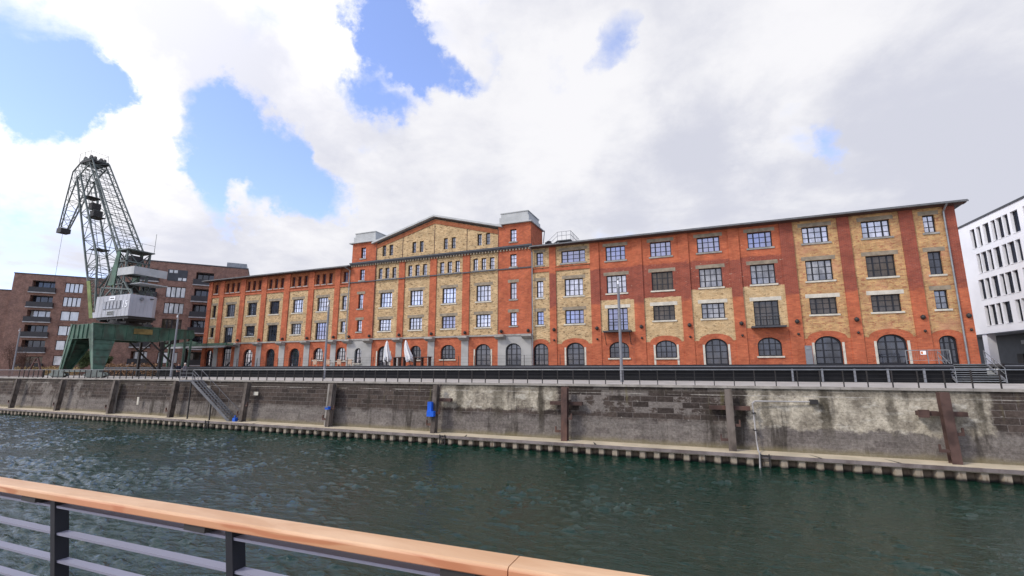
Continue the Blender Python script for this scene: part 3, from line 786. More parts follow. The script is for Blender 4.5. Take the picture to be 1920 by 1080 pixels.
def pile_mat():
    m, t, b = newmat('rusty_sheet_pile')
    P, x, y, z = t.pos(); v = t.comb(x, z, y)
    c = t.mix(t.noise(v, 1.2, 5, .65), (.20, .155, .105), (.52, .44, .33))
    s = t.noise(t.comb(t.math('MULTIPLY', x, 3), t.math('MULTIPLY', z, .5)), 1.5, 4, .7)
    c = t.mix(t.math('MULTIPLY', t.ss(s, .5, .68), .7), c, (.13, .075, .04))
    c = t.mix(t.math('MULTIPLY', t.ss(y, 31.2, 31.4), .65), c, (.12, .075, .045))  # shade of the pan recesses painted into the colour, in a rust tone
    zz = t.math('ADD', z, t.math('MULTIPLY', t.math('SUBTRACT', t.noise(v, 1.5, 3), .5), .35))
    c = t.mix(t.math('SUBTRACT', 1.0, t.ss(zz, -4.42, -4.25)), c, (.018, .014, .012))
    t.put(b.inputs['Base Color'], c); b.inputs['Roughness'].default_value = .85
    return m
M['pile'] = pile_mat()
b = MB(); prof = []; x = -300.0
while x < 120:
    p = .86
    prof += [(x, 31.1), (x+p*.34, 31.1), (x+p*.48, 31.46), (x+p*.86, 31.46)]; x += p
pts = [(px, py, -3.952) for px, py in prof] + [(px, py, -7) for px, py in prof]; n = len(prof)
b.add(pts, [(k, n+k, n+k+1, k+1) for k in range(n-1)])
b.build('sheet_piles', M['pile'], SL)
# open joints in the ledge
b = MB()
for x in (-81, -60, -38, -16.5, -7.0, 5.4, 8.9):
    b.prism([(x, 31.0, -3.757), (x+.14, 31.0, -3.757), (x-.1, 31.6, -3.757), (x-.32, 32.0, -3.757)], (0, 0, .012))
b.build('crack', M['iron'], SL)

QW['kind'] = 'thing'; SL['kind'] = 'thing'
# fender posts
M['rust'] = plain('rusted_steel', (.085, .048, .038), .85, var=.35, scale=1.6, dirt=(.15, .075, .05), dscale=.9)
M['wood_old'] = plain('weathered_fender_timber', (.10, .08, .065), .9, var=.35, scale=2.2, dirt=(.22, .18, .15), dscale=.8)
post_lab = {
 0: 'dark timber fender post nearest the bare brown shrubs, farthest from the blue boxes', 1: 'dark fender post on the quay wall right below the crane',
 2: 'fender post backed by a pale concrete strip, just right of the crane', 3: 'plain dark fender post between the crane and the steel stairs',
 4: 'dark fender post beside the foot of the steel stairs', 5: 'grey fender post carrying the small blue box',
 6: 'fender post with the tall bright blue box halfway up', 7: 'rusty fender post with cross arms, right of the long pale concrete patch',
 8: 'dark fender post with cross arms left of the bent white pipe', 9: 'big rusty cross shaped fender post below the terrace steps'}
for i in range(10):
    x = -81.8 + 10.37*i
    y0, y1 = 31.56, 31.83
    P_ = empty('fender_post', (x, y0, -3.75), post_lab[i], 'fender post', 'fender posts along the quay wall')
    w = .36 if i < 7 else .42
    b = MB()      # H-shaped steel, leaning with the wall
    for (xa, xb, ya, yb) in ((-w/2, w/2, 0, .06), (-.05, .05, .06, .42), (-w/2, w/2, .42, .48)):
        lo = [(x+xa, y0+ya, -3.75), (x+xb, y0+ya, -3.75), (x+xb, y0+yb, -3.75), (x+xa, y0+yb, -3.75)]
        b.add(lo + [(q[0], q[1]+.27, -.16) for q in lo], [(0, 3, 2, 1), (4, 5, 6, 7), (0, 1, 5, 4), (1, 2, 6, 5), (2, 3, 7, 6), (3, 0, 4, 7)])
    b.build('post', M['rust'] if i in (7, 9) else M['wood_old'], P_)
    if i >= 7 or i == 6:
        b = MB(); l, r = (1.15, 1.15) if i > 6 else (.0, 1.2)
        b.next()
        if l: b.box(x-l, x-w/2-.003, 32.15, 32.5, -1.42, -1.18)
        if i == 9: b.box(x-l-.0, x-l+.45, 31.98, 32.149, -1.5, -1.1); r = .95
        b.next(); b.box(x+w/2+.003, x+r, 32.15, 32.5, -1.42, -1.18); b.each('cross_arm', M['rust'], P_)
    b = MB()
    b.box(x-w/2-.42, x-w/2-.003, 31.62, 31.74, -3.2, -3.05); b.box(x-w/2-.42, x-w/2-.34, 31.62, 31.74, -3.05, -2.8)
    if i > 3: b.next(); b.box(x+w/2+.003, x+w/2+.32, 31.75, 31.87, -2.35, -2.2); b.box(x+w/2+.24, x+w/2+.32, 31.75, 31.87, -2.2, -1.95)
    b.each('mooring_hook', M['rust'], P_)
    if i in (2, 5):
        b = MB(); b.prism([(x-.62, 31.9, -3.75), (x-.62, 32.1, -.2), (x-.62, 32.5, -.2), (x-.62, 32.5, -3.75)], (.4, 0, 0)); b.build('concrete_strip', M['coping'], P_)
M['blue'] = plain('bright_blue_plastic', (.012, .11, .58), .45, var=.15)
bx = empty('blue_box', (-29.85, 31.3, -2.3), 'small bright blue box on a grey fender post', 'box', 'blue boxes on the fender posts')
b = MB(); b.box(-30.0, -29.62, 31.3, 31.55, -2.3, -2.06); b.build('body', M['blue'], bx)
b = MB(); b.box(-29.95, -29.67, 31.27, 31.297, -2.12, -2.05); b.build('lid_strip', M['midgrey'], bx)
bx = empty('blue_box', (-19.6, 31.3, -2.5), 'tall bright blue box with a wider foot, halfway up its post', 'box', 'blue boxes on the fender posts')
b = MB(); b.box(-19.95, -19.6, 31.38, 31.66, -2.1, -1.42); b.build('body', M['blue'], bx)
b = MB(); b.box(-19.95, -19.35, 31.3, 31.6, -2.5, -2.103); b.build('foot', M['blue'], bx)

# drain pipe, ladders
M['pipe'] = plain('chalky_pipe', (.38, .36, .34), .6, var=.2)
PI_ = empty('drain_pipe', (2.45, 32.2, -3.75), 'bent white drain pipe running along and down the quay wall', 'pipe')
b = MB(); b.path([(5.7, 32.55, -.85), (2.6, 32.4, -.87), (2.46, 32.38, -1.0), (2.5, 32.2, -3.2), (2.5, 31.6, -3.66), (2.5, 30.93, -3.66), (2.45, 30.9, -4.6)], .042, 8); b.build('pipe', M['pipe'], PI_)
b = MB()
for z in (-1.6, -2.6): b.box(2.38, 2.6, 32.2, 32.5, z, z+.06)
b.box(5.5, 5.9, 32.38, 32.72, -.98, -.72); b.build('bracket', M['iron'], PI_)
for x, lab in ((-18.3, 'short steel ladder in the sheet piles below the blue box post'), (2.75, 'short steel ladder in the sheet piles where the white pipe ends'), (-43.9, 'short steel ladder in the sheet piles below the steel stairs')):
    L_ = empty('ladder', (x, 31, -5), lab, 'ladder', 'ladders in the sheet piles')
    b = MB()
    for s in (-.22, .22): b.box(x+s-.03, x+s+.03, 30.9, 30.96, -5.2, -3.7)
    b.build('stile', M['iron'], L_)
    b = MB()
    for k in range(5): b.box(x-.19, x+.19, 30.91, 30.95, -5.0+k*.3, -4.96+k*.3)
    b.build('rung', M['iron'], L_)
for x, z, lab in ((-46.2, -.75, 'square white plate on the wall right of the stair head'), (-39.5, -1.2, 'flat white plate right of the post by the stairs'), (-57.0, -2.3, 'upright white plate low on the wall left of the stairs')):
    q = MB(); q.box(x-.28, x+.28, 32.3, 32.36, z-.16, z+.16) if lab[0] != 'u' else q.box(x-.15, x+.15, 32.2, 32.26, z-.4, z+.4)
    o = q.build('wall_plate', M['white'], base=(x, 32.3, z)); o.data.materials[0] = M['pale']; tag(o, lab, 'plate', 'white plates on the quay wall')

# steel stairs down to the ledge
M['stairgrey'] = plain('dull_stair_steel', (.135, .135, .14), .5, var=.15)
ST = empty('quay_stairs', (-44.5, 32, -3.75), 'grey steel stairs with mesh railing going down the quay wall', 'stairs')
xa, za, xb, zb = -47.4, -.02, -41.6, -3.72
b = MB(auto=True)
for y in (31.42, 32.3): b.bar((xa, y, za-.12), (xb, y, zb-.02), .05, .26)
b.each('stringer', M['stairgrey'], ST)
b = MB(auto=True); n = 19
for k in range(n):
    u = (k+.5)/n; b.box(xa+(xb-xa)*u-.16, xa+(xb-xa)*u+.16, 31.45, 32.27, za+(zb-za)*u-.02, za+(zb-za)*u+.02)
b.each('tread', M['stairgrey'], ST)
b = MB()
for y in (31.42, 32.3):
    b.next()
    for h in ((.35, .68, 1.0) if y < 32 else (1.0,)): b.bar((xa, y, za+h), (xb, y, zb+h), .032)
    for k in range(14 if y < 32 else 5):
        u = k/(13 if y < 32 else 4); X = xa+(xb-xa)*u; Z = za+(zb-za)*u; b.bar((X, y, Z), (X, y, Z+1.0), .026)
b.each('mesh_railing', M['stairgrey'], ST)
b = MB(); b.box(-49.4, -47.42, 31.42, 32.66, -.14, -.03); b.build('landing', M['stairgrey'], ST)
b = MB()
for X in (-49.35, -48.4, -47.45): b.bar((X, 31.45, -.03), (X, 31.45, 1.0), .045)
for z in (.35, .68, 1.0): b.bar((-49.35, 31.45, z), (-47.45, 31.45, z), .045)
b.build('landing_rail', M['stairgrey'], ST)
for X, Z in ((-47.6, -.14), (-44.4, -2.05)):
    b = MB(); b.bar((X, 31.5, Z), (X, 31.5, -3.75), .1); b.build('support', M['iron'], ST)
q = MB(); q.box(-41.25, -40.9, 31.5, 31.8, -3.75, -3.42); q.box(-41.0, -40.93, 31.5, 31.57, -3.42, -3.2)
tag(q.build('blue_bin', M['blue'], base=(-41, 31.7, -3.75)), 'small blue container on the ledge at the foot of the stairs', 'container')

# quay railing
QR = empty('quay_railing', (-30, 33.05, 0), 'slim dark post railing with pale top rail along the quay edge', 'railing')
b = MB(); b.tube((-150, 33.05, 1.0), (40, 33.05, 1.0), .032, 6); b.build('top_rail', M['zinc'], QR)
b = MB(auto=True)
for z in (.3, .53, .76): b.tube((-150, 33.05, z), (40, 33.05, z), .008, 4)
b.each('wire', M['iron'], QR)
def rp(): return MB().box(-.025, .025, -.04, .04, 0, .98)
k = 0; x = 3.92 + 1.163*21
while k < 98:
    child('post', mesh_once('rp', rp, 'post', M['iron']), QR, Vector((x, 33.05, 0)) - QR.location); x -= 1.163; k += 1

# street lamps
def lamp(x, y, h, lab):
    L_ = empty('street_lamp', (x, y, 0), lab, 'street lamp', 'street lamps on the promenade')
    b = MB(); b.lathe((x, y, 0), [(.15, 0), (.15, 1.2), (.125, 1.25), (.115, h-.9)], 8); b.build('pole', M['midgrey'], L_)
    b = MB(); b.lathe((x, y, h-.9), [(.13, 0), (.13, .12), (.05, .14), (.05, .75), (.12, .78), (.12, .9)], 8)
    for s in (-1, 1): b.bar((x+s*.1, y, h-.8), (x+s*.1, y, h), .025)
    b.build('lamp_head', M['zinc'], L_)
    b = MB(); b.box(x-.06, x+.06, y-.16, y-.125, h-.55, h-.25); b.build('lens', M['white'], L_)
lamp(-6.6, 40.3, 8.9, 'tall grey street lamp in front of the balcony bay of the warehouse')
lamp(-40.6, 41.9, 9.1, 'tall grey street lamp left of the two white parasols')
lamp(-67.2, 41.6, 8.7, 'tall grey street lamp beside the green crane girder')
lamp(-117.5, 45, 8.6, 'grey street lamp in front of the left brick apartments')

# ------------------------------------------------------------------ terrace
TE = empty('loading_terrace', (-30, 49, 0), 'raised dark edged terrace along the warehouse front', 'terrace')
M['deck'] = plain('terrace_concrete', (.10, .10, .10), .85, var=.15)
b = MB(auto=True); b.box(-95, 17.85, 47.3, 52.4, 1.25, 1.47); b.box(20.85, 60, 47.3, 49.6, 1.25, 1.47); b.box(17.85, 20.85, 49.52, 52.4, 1.25, 1.47); b.box(20.85, 70, 49.6, 120, 1.2, 1.46); b.each('slab', M['deck'], TE)
b = MB(auto=True); b.box(-95, 17.85, 47.0, 47.3, 1.1, 1.48); b.box(20.85, 60, 47.0, 47.3, 1.1, 1.48); b.each('fascia', M['black'], TE)
b = MB(auto=True); b.box(-95, 17.85, 46.97, 46.998, 1.28, 1.33); b.box(20.85, 60, 46.97, 46.998, 1.28, 1.33); b.each('edge_profile', M['midgrey'], TE)
b = MB(); b.box(-95, 17.85, 47.6, 47.9, -.01, 1.24); b.box(20.85, 60, 47.6, 47.9, -.01, 1.24)
for k in range(8): b.box(-95, 17.85, 47.55, 47.598, .1+k*.145, .16+k*.145); b.box(20.85, 60, 47.55, 47.598, .1+k*.145, .16+k*.145)
b.build('slatted_front', M['void'], TE)
for x in (6.9, 9.1, 11.4, 13.65, 16.0):
    q = MB(); q.box(x-.07, x+.07, 47.05, 47.19, 0, 1.1); q.build('terrace_post', M['midgrey'], TE)
TS = empty('terrace_steps', (19.35, 48.2, 0), 'wide grey steps with handrails up to the terrace at the right', 'steps')
b = MB(auto=True); n = 9
for k in range(n): b.box(17.9, 20.8, 47.0+k*.28, 47.0+k*.28+.3, 1.47*(k+1)/n-.05, 1.47*(k+1)/n)
b.each('tread', M['zinc'], TS)
b = MB(); b.box(17.9, 20.8, 49.45, 49.5, 0, 1.2); b.build('riser', M['void'], TS)
b = MB(auto=True)
for x in (17.88, 20.82): b.prism([(x-.03, 46.95, 0), (x-.03, 46.95, .22), (x-.03, 49.5, 1.6), (x-.03, 49.5, 1.3)], (.06, 0, 0))
b.each('stringer', M['midgrey'], TS)
b = MB()
for x in (17.88, 20.82):
    b.next()
    for h in (.55, 1.02): b.bar((x, 46.95, .1+h), (x, 49.5, 1.5+h), .05)
    for k in range(3): b.bar((x, 46.97+k*1.25, .1+k*.69), (x, 46.97+k*1.25, 1.12+k*.69), .045)
b.each('handrail', M['zinc'], TS)
TE['kind'] = 'thing'; TS['kind'] = 'thing'
TR_ = empty('terrace_railing', (-30, 47.15, 1.48), 'thin wire railing with slim posts along the terrace edge', 'railing')
b = MB(auto=True)
for z in (1.85, 2.2, 2.53): b.tube((-66, 47.15, z), (-12, 47.15, z), .007, 4)
b.each('wire', M['iron'], TR_)
for k in range(28):
    child('post', mesh_once('tp', lambda: MB().box(-.022, .022, -.03, .03, 0, 1.1), 'post', M['iron']), TR_, Vector((-66+2*k, 47.15, 1.48)) - TR_.location)
MF = empty('mesh_fence', (16.3, 47.15, 1.48), 'low wire mesh fence with a small sign left of the terrace steps', 'fence')
b = MB(); b.bar((15.0, 47.15, 2.55), (17.8, 47.15, 2.55), .05); b.bar((15.0, 47.15, 1.75), (17.8, 47.15, 1.75), .03)
for x in (15.0, 16.4, 17.8): b.bar((x, 47.15, 1.48), (x, 47.15, 2.55), .05)
b.build('frame', M['zinc'], MF)
b = MB()
for k in range(24): b.bar((15.1+k*.115, 47.15, 1.75), (15.1+k*.115, 47.15, 2.53), .008)
b.build('mesh', M['zinc'], MF)
b = MB(); b.box(15.95, 16.3, 47.09, 47.118, 2.2, 2.5); b.build('sign', M['white'], MF)
b = MB(); b.box(15.98, 16.1, 47.083, 47.0895, 2.25, 2.45); b.build('sign_mark', plain('orange_mark', (.6, .16, .03)), MF)
IB = empty('info_pillar', (9.0, 51.3, 1.48), 'grey steel panel standing left of an arched door', 'panel')
b = MB(); b.box(8.75, 9.3, 51.2, 51.4, 1.48, 3.25); b.build('body', M['midgrey'], IB)
b = MB(); b.box(8.83, 9.22, 51.17, 51.198, 2.9, 3.1); b.build('header_plate', M['zinc'], IB)

# parasols, chairs, tables
M['canvas'] = plain('white_canvas', (.72, .71, .69), .9, var=.08, scale=3)
M['beige'] = plain('beige_wood', (.52, .36, .25), .7, var=.15, scale=4)
M['brownwood'] = plain('dark_brown_wood', (.075, .035, .028), .7, var=.2, scale=4)
def parasol(x, y, lean, lab):
    P_ = empty('parasol', (x, y, 1.48), lab, 'parasol', 'closed white parasols on the terrace')
    b = MB(); b.tube((x, y, 1.48), (x-lean*1.05, y, 4.75), .035, 8); b.build('pole', M['darkgrey'], P_)
    b = MB(); n = 24; rows = [(4.72, .04, 0), (4.5, .17, .2), (4.0, .30, .35), (3.4, .42, .45), (2.8, .52, .5), (2.35, .60, .5), (2.1, .52, .6)]
    pts = []
    for z, r, f in rows:
        cxx = x - lean*(z-1.48)/3.27*1.05 + .05*math.sin(z*3)
        for k in range(n):
            a = 2*math.pi*k/n; rr = r*(1 - f*.5*(1+math.cos(a*6+z*.6))*.8)
            pts.append((cxx+rr*math.cos(a), y+rr*math.sin(a), z + (.14*math.sin(a*3+x) if z < 2.5 else 0)))
    b.add(pts, [(j*n+k, j*n+(k+1) % n, (j+1)*n+(k+1) % n, (j+1)*n+k) for j in range(len(rows)-1) for k in range(n)])
    b.build('canopy', M['canvas'], P_, smooth=False)
    b = MB(); b.lathe((x, y, 1.48), [(.35, 0), (.35, .08), (.06, .12)], 12); b.build('base', M['darkgrey'], P_)
parasol(-37.7, 49.6, .25, 'closed white parasol nearer the arched door, left of the pair')
parasol(-34.2, 49.6, .85, 'closed white parasol leaning sideways beside the dark wooden tables')
chl = ['beige wooden chair next to the street lamp pole', 'beige wooden chair second to the right of the lamp', 'beige wooden chair in front of the arched window', 'beige wooden chair nearest the grey plaster tower base']
for i, x in enumerate((-49.3, -47.0, -45.1, -43.3)):
    C_ = empty('wooden_chair', (x, 49.4, 1.48), chl[i], 'chair', 'beige chairs on the terrace')
    b = MB(); b.box(x-.32, x+.32, 49.1, 49.7, 1.88, 1.96); b.build('seat', M['beige'], C_)
    b = MB()
    for k in range(4): b.box(x-.32, x+.32, 49.02, 49.09, 1.72+k*.17, 1.87+k*.17)
    b.build('backrest', M['beige'], C_)
    for s in (-1, 1):
        for yy in (49.1, 49.66): b = MB(); b.box(x+s*.29-.03, x+s*.29+.03, yy-.03+.03, yy+.03, 1.48, 1.88 if yy > 49.3 else 1.88); b.build('leg', M['beige'], C_)
tbl = ['small dark table between the first two beige chairs', 'small dark table between the middle beige chairs', 'small dark table between the last two beige chairs']
for i, x in enumerate((-48.1, -46.05, -44.2)):
    T_ = empty('bistro_table', (x, 50.0, 1.48), tbl[i], 'table', 'dark bistro tables on the terrace')
    b = MB(); b.lathe((x, 50, 2.2), [(.5, 0), (.52, .02), (.5, .05)], 16); b.build('tabletop', M['brownwood'], T_)
    b = MB(); b.lathe((x, 50, 1.48), [(.28, 0), (.26, .04), (.04, .07), (.04, .72)], 10); b.build('leg', M['black'], T_)
for i, (x0, x1, lab) in enumerate(((-36.6, -34.9, 'tall dark brown wooden table between the two parasols'), (-33.6, -31.2, 'tall dark brown wooden table under an arched window, right of the parasols'))):
    T_ = empty('high_table', ((x0+x1)/2, 49.4, 1.48), lab, 'table', 'tall wooden tables on the terrace')
    b = MB(); b.box(x0, x1, 49.1, 49.8, 2.5, 2.6); b.build('tabletop', M['brownwood'], T_)
    for x in (x0+.12, (x0+x1)/2, x1-.12):
        b = MB(); b.box(x-.07, x+.07, 49.2, 49.7, 1.48, 2.5); b.build('leg', M['brownwood'], T_)

# ================================================================== HARBOUR CRANE
CR = empty('harbour_crane', (-76.5, 40, 0), 'old green steel harbour crane with lattice jib and grey cabin numbered 15', 'crane')
M['lattice'] = plain('grey_green_lattice_steel', (.105, .125, .113), .6, var=.3, scale=.6)
M['cabin'] = plain('dull_grey_cabin_sheet', (.43, .435, .46), .6, var=.08, scale=.5, dirt=(.30, .30, .31), dscale=.5)
M['ochre'] = plain('ochre_rust_panel', (.22, .16, .055), .8, var=.3)
M['moss'] = plain('yellow_green_plate', (.15, .19, .06), .7, var=.3, scale=.9)
M['yellowgreen'] = M['moss']
GX0, GX1 = -79.4, -74.4
for x in (GX0, GX1):
    s = 1 if x == GX1 else -1
    b = MB(); side = [(35.5, 5.1), (43.6, 5.1), (47.3, 5.65), (48.6, 5.75), (48.9, 6.3), (48.6, 7.05), (35.5, 7.05)]
    b.prism([(x-.1, y, z) for y, z in side], (.2, 0, 0))
    for z in (7.051, 5.0): b.box(x-.28, x+.28, 35.45, 43.6 if z < 6 else 48.6, z, z+.08)
    for k in range(9): b.box(x+s*.1, x+s*.2, 36.6+k*1.4, 36.68+k*1.4, 5.1 if k < 5 else 5.3+.15*(k-5), 7.04)
    b.build('portal_girder', M['green'] if x == GX0 else M['green'], CR)
b = MB(); b.box(GX0+.1, GX1-.1, 35.5, 35.7, 5.1, 7.05)
for k in range(4): b.box(GX0+.9+k*1.0, GX0+1.0+k*1.0, 35.38, 35.498, 5.15, 7.0)
b.build('cross_girder', M['green'], CR)
b = MB(); b.box(GX0+.3, GX1-.3, 35.75, 46, 6.9, 7.04); b.build('portal_deck', M['iron'], CR)
b = MB(); b.box(GX1+.205, GX1+.3, 40.2, 42.6, 6.0, 6.75); b.build('rust_panel', M['ochre'], CR)
for (xt, xf, s) in ((-79.3, -80.5, -1), (-74.5, -72.95, 1)):
    b = MB(); o_ = s*.2        # open channel: outer web, front and rear flange, ribs
    def tap(xa, xb, ya0, ya1, yb0, yb1):
        lo = [(xf+xa, ya0, .95), (xf+xb, ya0, .95), (xf+xb, yb0, .95), (xf+xa, yb0, .95)]; hi = [(xt+xa, ya1, 5.1), (xt+xb, ya1, 5.1), (xt+xb, yb1, 5.1), (xt+xa, yb1, 5.1)]
        b.add(lo+hi, [(0, 3, 2, 1), (4, 5, 6, 7), (0, 1, 5, 4), (1, 2, 6, 5), (2, 3, 7, 6), (3, 0, 4, 7)])
    wx = (.14, .2) if s > 0 else (-.2, -.14); fx = (-.45, .139) if s > 0 else (-.139, .45)
    tap(*wx, 35.5, 35.5, 36.55, 38.2); tap(*fx, 35.5, 35.5, 35.58, 35.58); tap(*fx, 36.47, 38.12, 36.55, 38.2)
    for u in (.2, .42, .64, .84):
        X = xf+(xt-xf)*u; Z = .95+4.15*u; yb = 36.55+(38.2-36.55)*u
        b.box(min(X+s*.205, X+s*.26), max(X+s*.205, X+s*.26), 35.55, yb-.05, Z-.05, Z+.05)
        b.box(min(X+s*.13, X-s*.3), max(X+s*.13, X-s*.3), 35.6, yb-.1, Z-.03, Z+.03)
    b.build('leg', M['green'], CR)
    b = MB(); b.bar((xf, 35.44, .95), (xt, 35.44, 7.05), .3, .08, up=(0, 1, 0)); b.build('leg_flange', M['green_pale'], CR)
b = MB(); b.bar((-75.2, 35.9, 5.0), (-73.4, 36.0, 2.2), .14); b.bar((-78.7, 35.9, 5.0), (-80.0, 36.0, 2.2), .14); b.build('knee_brace', M['green'], CR)
b = MB(); b.box(-82.2, -71.2, 35.3, 35.75, .74, .95); b.build('sill_beam', M['lattice'], CR)
for x0, x1 in ((-82.8, -78.6), (-74.6, -69.8)):
    B_ = None; b = MB(); xm = (x0+x1)/2
    b.prism([(x0, 35.3, .35), (x0+.6, 35.3, .12), (x1-.6, 35.3, .12), (x1, 35.3, .35), (x1-.7, 35.3, .68), (xm+.6, 35.3, .739), (xm-.6, 35.3, .739), (x0+.7, 35.3, .68)], (0, .12, 0))
    b.prism([(x0, 35.7, .35), (x0+.6, 35.7, .12), (x1-.6, 35.7, .12), (x1, 35.7, .35), (x1-.7, 35.7, .68), (xm+.6, 35.7, .739), (xm-.6, 35.7, .739), (x0+.7, 35.7, .68)], (0, .12, 0))
    B_ = b.build('bogie', M['lattice'], CR)
    for q in range(4):
        X = x0+.75+q*(x1-x0-1.5)/3; w = MB(); w.tube((X, 35.42, .3), (X, 35.7, .3), .28, 14); w.build('wheel', M['iron'], B_)
b = MB()
for x in (GX1, GX0):
    b.next(); b.box(x-.14, x+.14, 44.1, 44.4, 0, 5.1); b.bar((x, 44.25, 3.6), (x, 42.6, 5.1), .18); b.bar((x, 44.25, 3.6), (x, 45.9, 5.35), .18); b.bar((x, 44.25, 3.6), (x, 46.9, 1.0), .2)
b.each('rear_strut', M['iron'], CR)
b = MB()
for x in (GX1, GX0):
    for y in (47.5, 48.4): b.next().box(x-.12, x+.12, y-.12, y+.12, 1.48, 5.68)
b.each('rear_leg', M['green'], CR)
# slewing ring and house
b = MB(); b.lathe((-76.6, 40.1, 7.131), [(2.3, 0), (2.3, .3), (1.7, .35), (1.7, .78)], 20); b.build('slewing_ring', M['iron'], CR)
b = MB(); b.box(-80.0, -72.6, 38.4, 41.9, 7.95, 8.29)
for x in (-79, -77, -75, -73.4): b.box(x-.1, x+.1, 38.3, 42, 7.7, 7.949)
b.box(-75.6, -73.9, 38.9, 39.3, 7.35, 7.7); b.build('underframe', M['iron'], CR)
fp = [(-80.2, 38.2), (-72.4, 38.2), (-72.4, 41.2), (-73.1, 42.0), (-80.2, 42.0)]
b = MB(); b.prism([(x, y, 8.3) for x, y in fp], (0, 0, 3.0)); HS = b.build('machine_house', M['cabin'], CR)
b = MB()
for k in range(6): b.box(-72.397, -72.38, 38.6+k*.48, 38.62+k*.48, 8.35, 11.25)
for k in range(8): b.box(-79.4+k*.9, -79.38+k*.9, 38.18, 38.197, 8.35, 11.25)
b.build('seam', M['cabin'], HS)
for k in range(5):
    x = -78.25+k*.82
    b = MB(); b.box(x, x+.72, 38.12, 38.177, 9.35, 10.5); W_ = b.build('window', M['midgrey'], HS)
    b = MB(); b.box(x+.07, x+.65, 38.09, 38.118, 9.42, 10.43); b.build('pane', G['m'], W_)
b = MB(); b.box(-77.05, -75.7, 38.15, 38.176, 10.62, 11.15); SG = b.build('sign', M['white'], HS)
b = MB(); b.box(-76.8, -75.95, 38.13, 38.148, 10.82, 10.95); b.build('sign_line', M['iron'], SG)
b = MB(); b.box(-77.25, -75.6, 38.15, 38.176, 8.5, 9.1); V_ = b.build('vent_plate', M['capgrey'], HS)
b = MB()
for r_ in range(2):
    for k in range(5): b.box(-77.1+k*.3, -76.9+k*.3, 38.13, 38.148, 8.57+r_*.26, 8.76+r_*.26)
b.build('slot', M['iron'], V_)
def text(body, size, loc, rot, mat, name, parent, ext=.01):
    c = bpy.data.curves.new(name, 'FONT'); c.body = body; c.size = size; c.extrude = ext; c.align_x = 'CENTER'; c.align_y = 'CENTER'
    o = bpy.data.objects.new(name+'_tmp', c); COL.objects.link(o)
    dg = bpy.context.evaluated_depsgraph_get(); me = bpy.data.meshes.new_from_object(o.evaluated_get(dg))
    bpy.data.objects.remove(o); me.materials.clear(); me.materials.append(mat)
    r = bpy.data.objects.new(name, me); r.parent = parent; r.location = Vector(loc) - worldloc(parent); r.rotation_euler = rot; COL.objects.link(r); return r
text('15', 1.35, (-73.35, 38.17, 9.9), (math.pi/2, 0, 0), M['white'], 'number', HS)
b = MB(); b.lathe((0, 0, 0), [(.16, 0), (.24, .1), (.26, .3)], 12)
o = MB(); o.tube((-72.38, 39.6, 10.75), (-72.15, 39.6, 10.75), .22, 14); o.build('porthole', M['midgrey'], HS)
o = MB(); o.box(-72.39, -72.2, 40.7, 41.1, 10.85, 10.95); o.build('lamp_bracket', M['iron'], HS)
# small grey control box at the left end of the house
o = MB(); o.box(-81.2, -80.25, 38.3, 39.2, 8.3, 9.1); o.build('control_box', M['cabin'], CR)

def lattice(mb, ch, n, rc=.1, rd=.05, faces=((0, 1), (1, 2), (2, 3), (3, 0)), sub=None):
    """ch: list of chords, each a list of points (polyline with the same count)"""
    def at(c, u):
        u *= len(c)-1; i = min(int(u), len(c)-2); f = u-i
        return Vector(c[i]).lerp(Vector(c[i+1]), f)
    for c in ch:
        for a, q in zip(c, c[1:]): mb.bar(a, q, rc*2)
    for (i, j) in faces:
        for k in range(n+1):
            mb.bar(at(ch[i], k/n), at(ch[j], k/n), rd*2)
        for k in range(n):
            if (k + i) % 2: mb.bar(at(ch[i], k/n), at(ch[j], (k+1)/n), rd*1.7)
            else: mb.bar(at(ch[j], k/n), at(ch[i], (k+1)/n), rd*1.7)
YN0, YN1, YF0, YF1 = 38.4, 38.7, 41.3, 41.0
b = MB()
lattice(b, [[(-81.4, YN0, 9.0), (-84.6, YN0, 16.2), (-92.2, YN1, 31.8)], [(-81.4, YF0, 9.0), (-84.6, YF0, 16.2), (-92.2, YF1, 31.8)],
            [(-80.6, YF0, 9.4), (-82.2, YF0, 17.4), (-91.4, YF1, 32.2)], [(-80.6, YN0, 9.4), (-82.2, YN0, 17.4), (-91.4, YN1, 32.2)]], 14, .105, .036)
b.build('main_jib', M['lattice'], CR)
b = MB(); b.prism([(-81.6, 38.28, 8.3), (-80.7, 38.28, 8.3), (-82.9, 38.28, 13.9), (-83.7, 38.28, 13.9)], (0, .1, 0)); b.next().prism([(-81.6, 41.35, 8.3), (-80.7, 41.35, 8.3), (-82.9, 41.35, 13.9), (-83.7, 41.35, 13.9)], (0, .1, 0)); b.each('jib_foot_plate', M['moss'], CR)
b = MB()
lattice(b, [[(-76.7, YN0, 18.2), (-88.6, YN1, 34.3)], [(-76.5, YF0, 18.2), (-88.6, YF1, 34.3)], [(-77.3, YF0, 17.9), (-89.2, YF1, 33.8)], [(-77.3, YN0, 17.9), (-89.2, YN1, 33.8)]], 14, .075, .03)
b.build('back_stay', M['lattice'], CR)
b = MB()
lattice(b, [[(-88.8, 38.7, 34.5), (-91.3, 38.7, 34.4), (-93.6, 38.7, 32.9), (-95.0, 38.95, 28.0), (-96.2, 39.2, 23.7)],
            [(-88.8, 41.0, 34.5), (-91.3, 41.0, 34.4), (-93.6, 41.0, 32.9), (-95.0, 40.7, 28.0), (-96.2, 40.3, 23.7)],
            [(-89.2, 41.0, 33.4), (-90.6, 41.0, 32.6), (-92.1, 41.0, 31.2), (-94.1, 40.7, 27.6), (-95.5, 40.3, 23.9)],
            [(-89.2, 38.7, 33.4), (-90.6, 38.7, 32.6), (-92.1, 38.7, 31.2), (-94.1, 38.95, 27.6), (-95.5, 39.2, 23.9)]], 11, .075, .03)
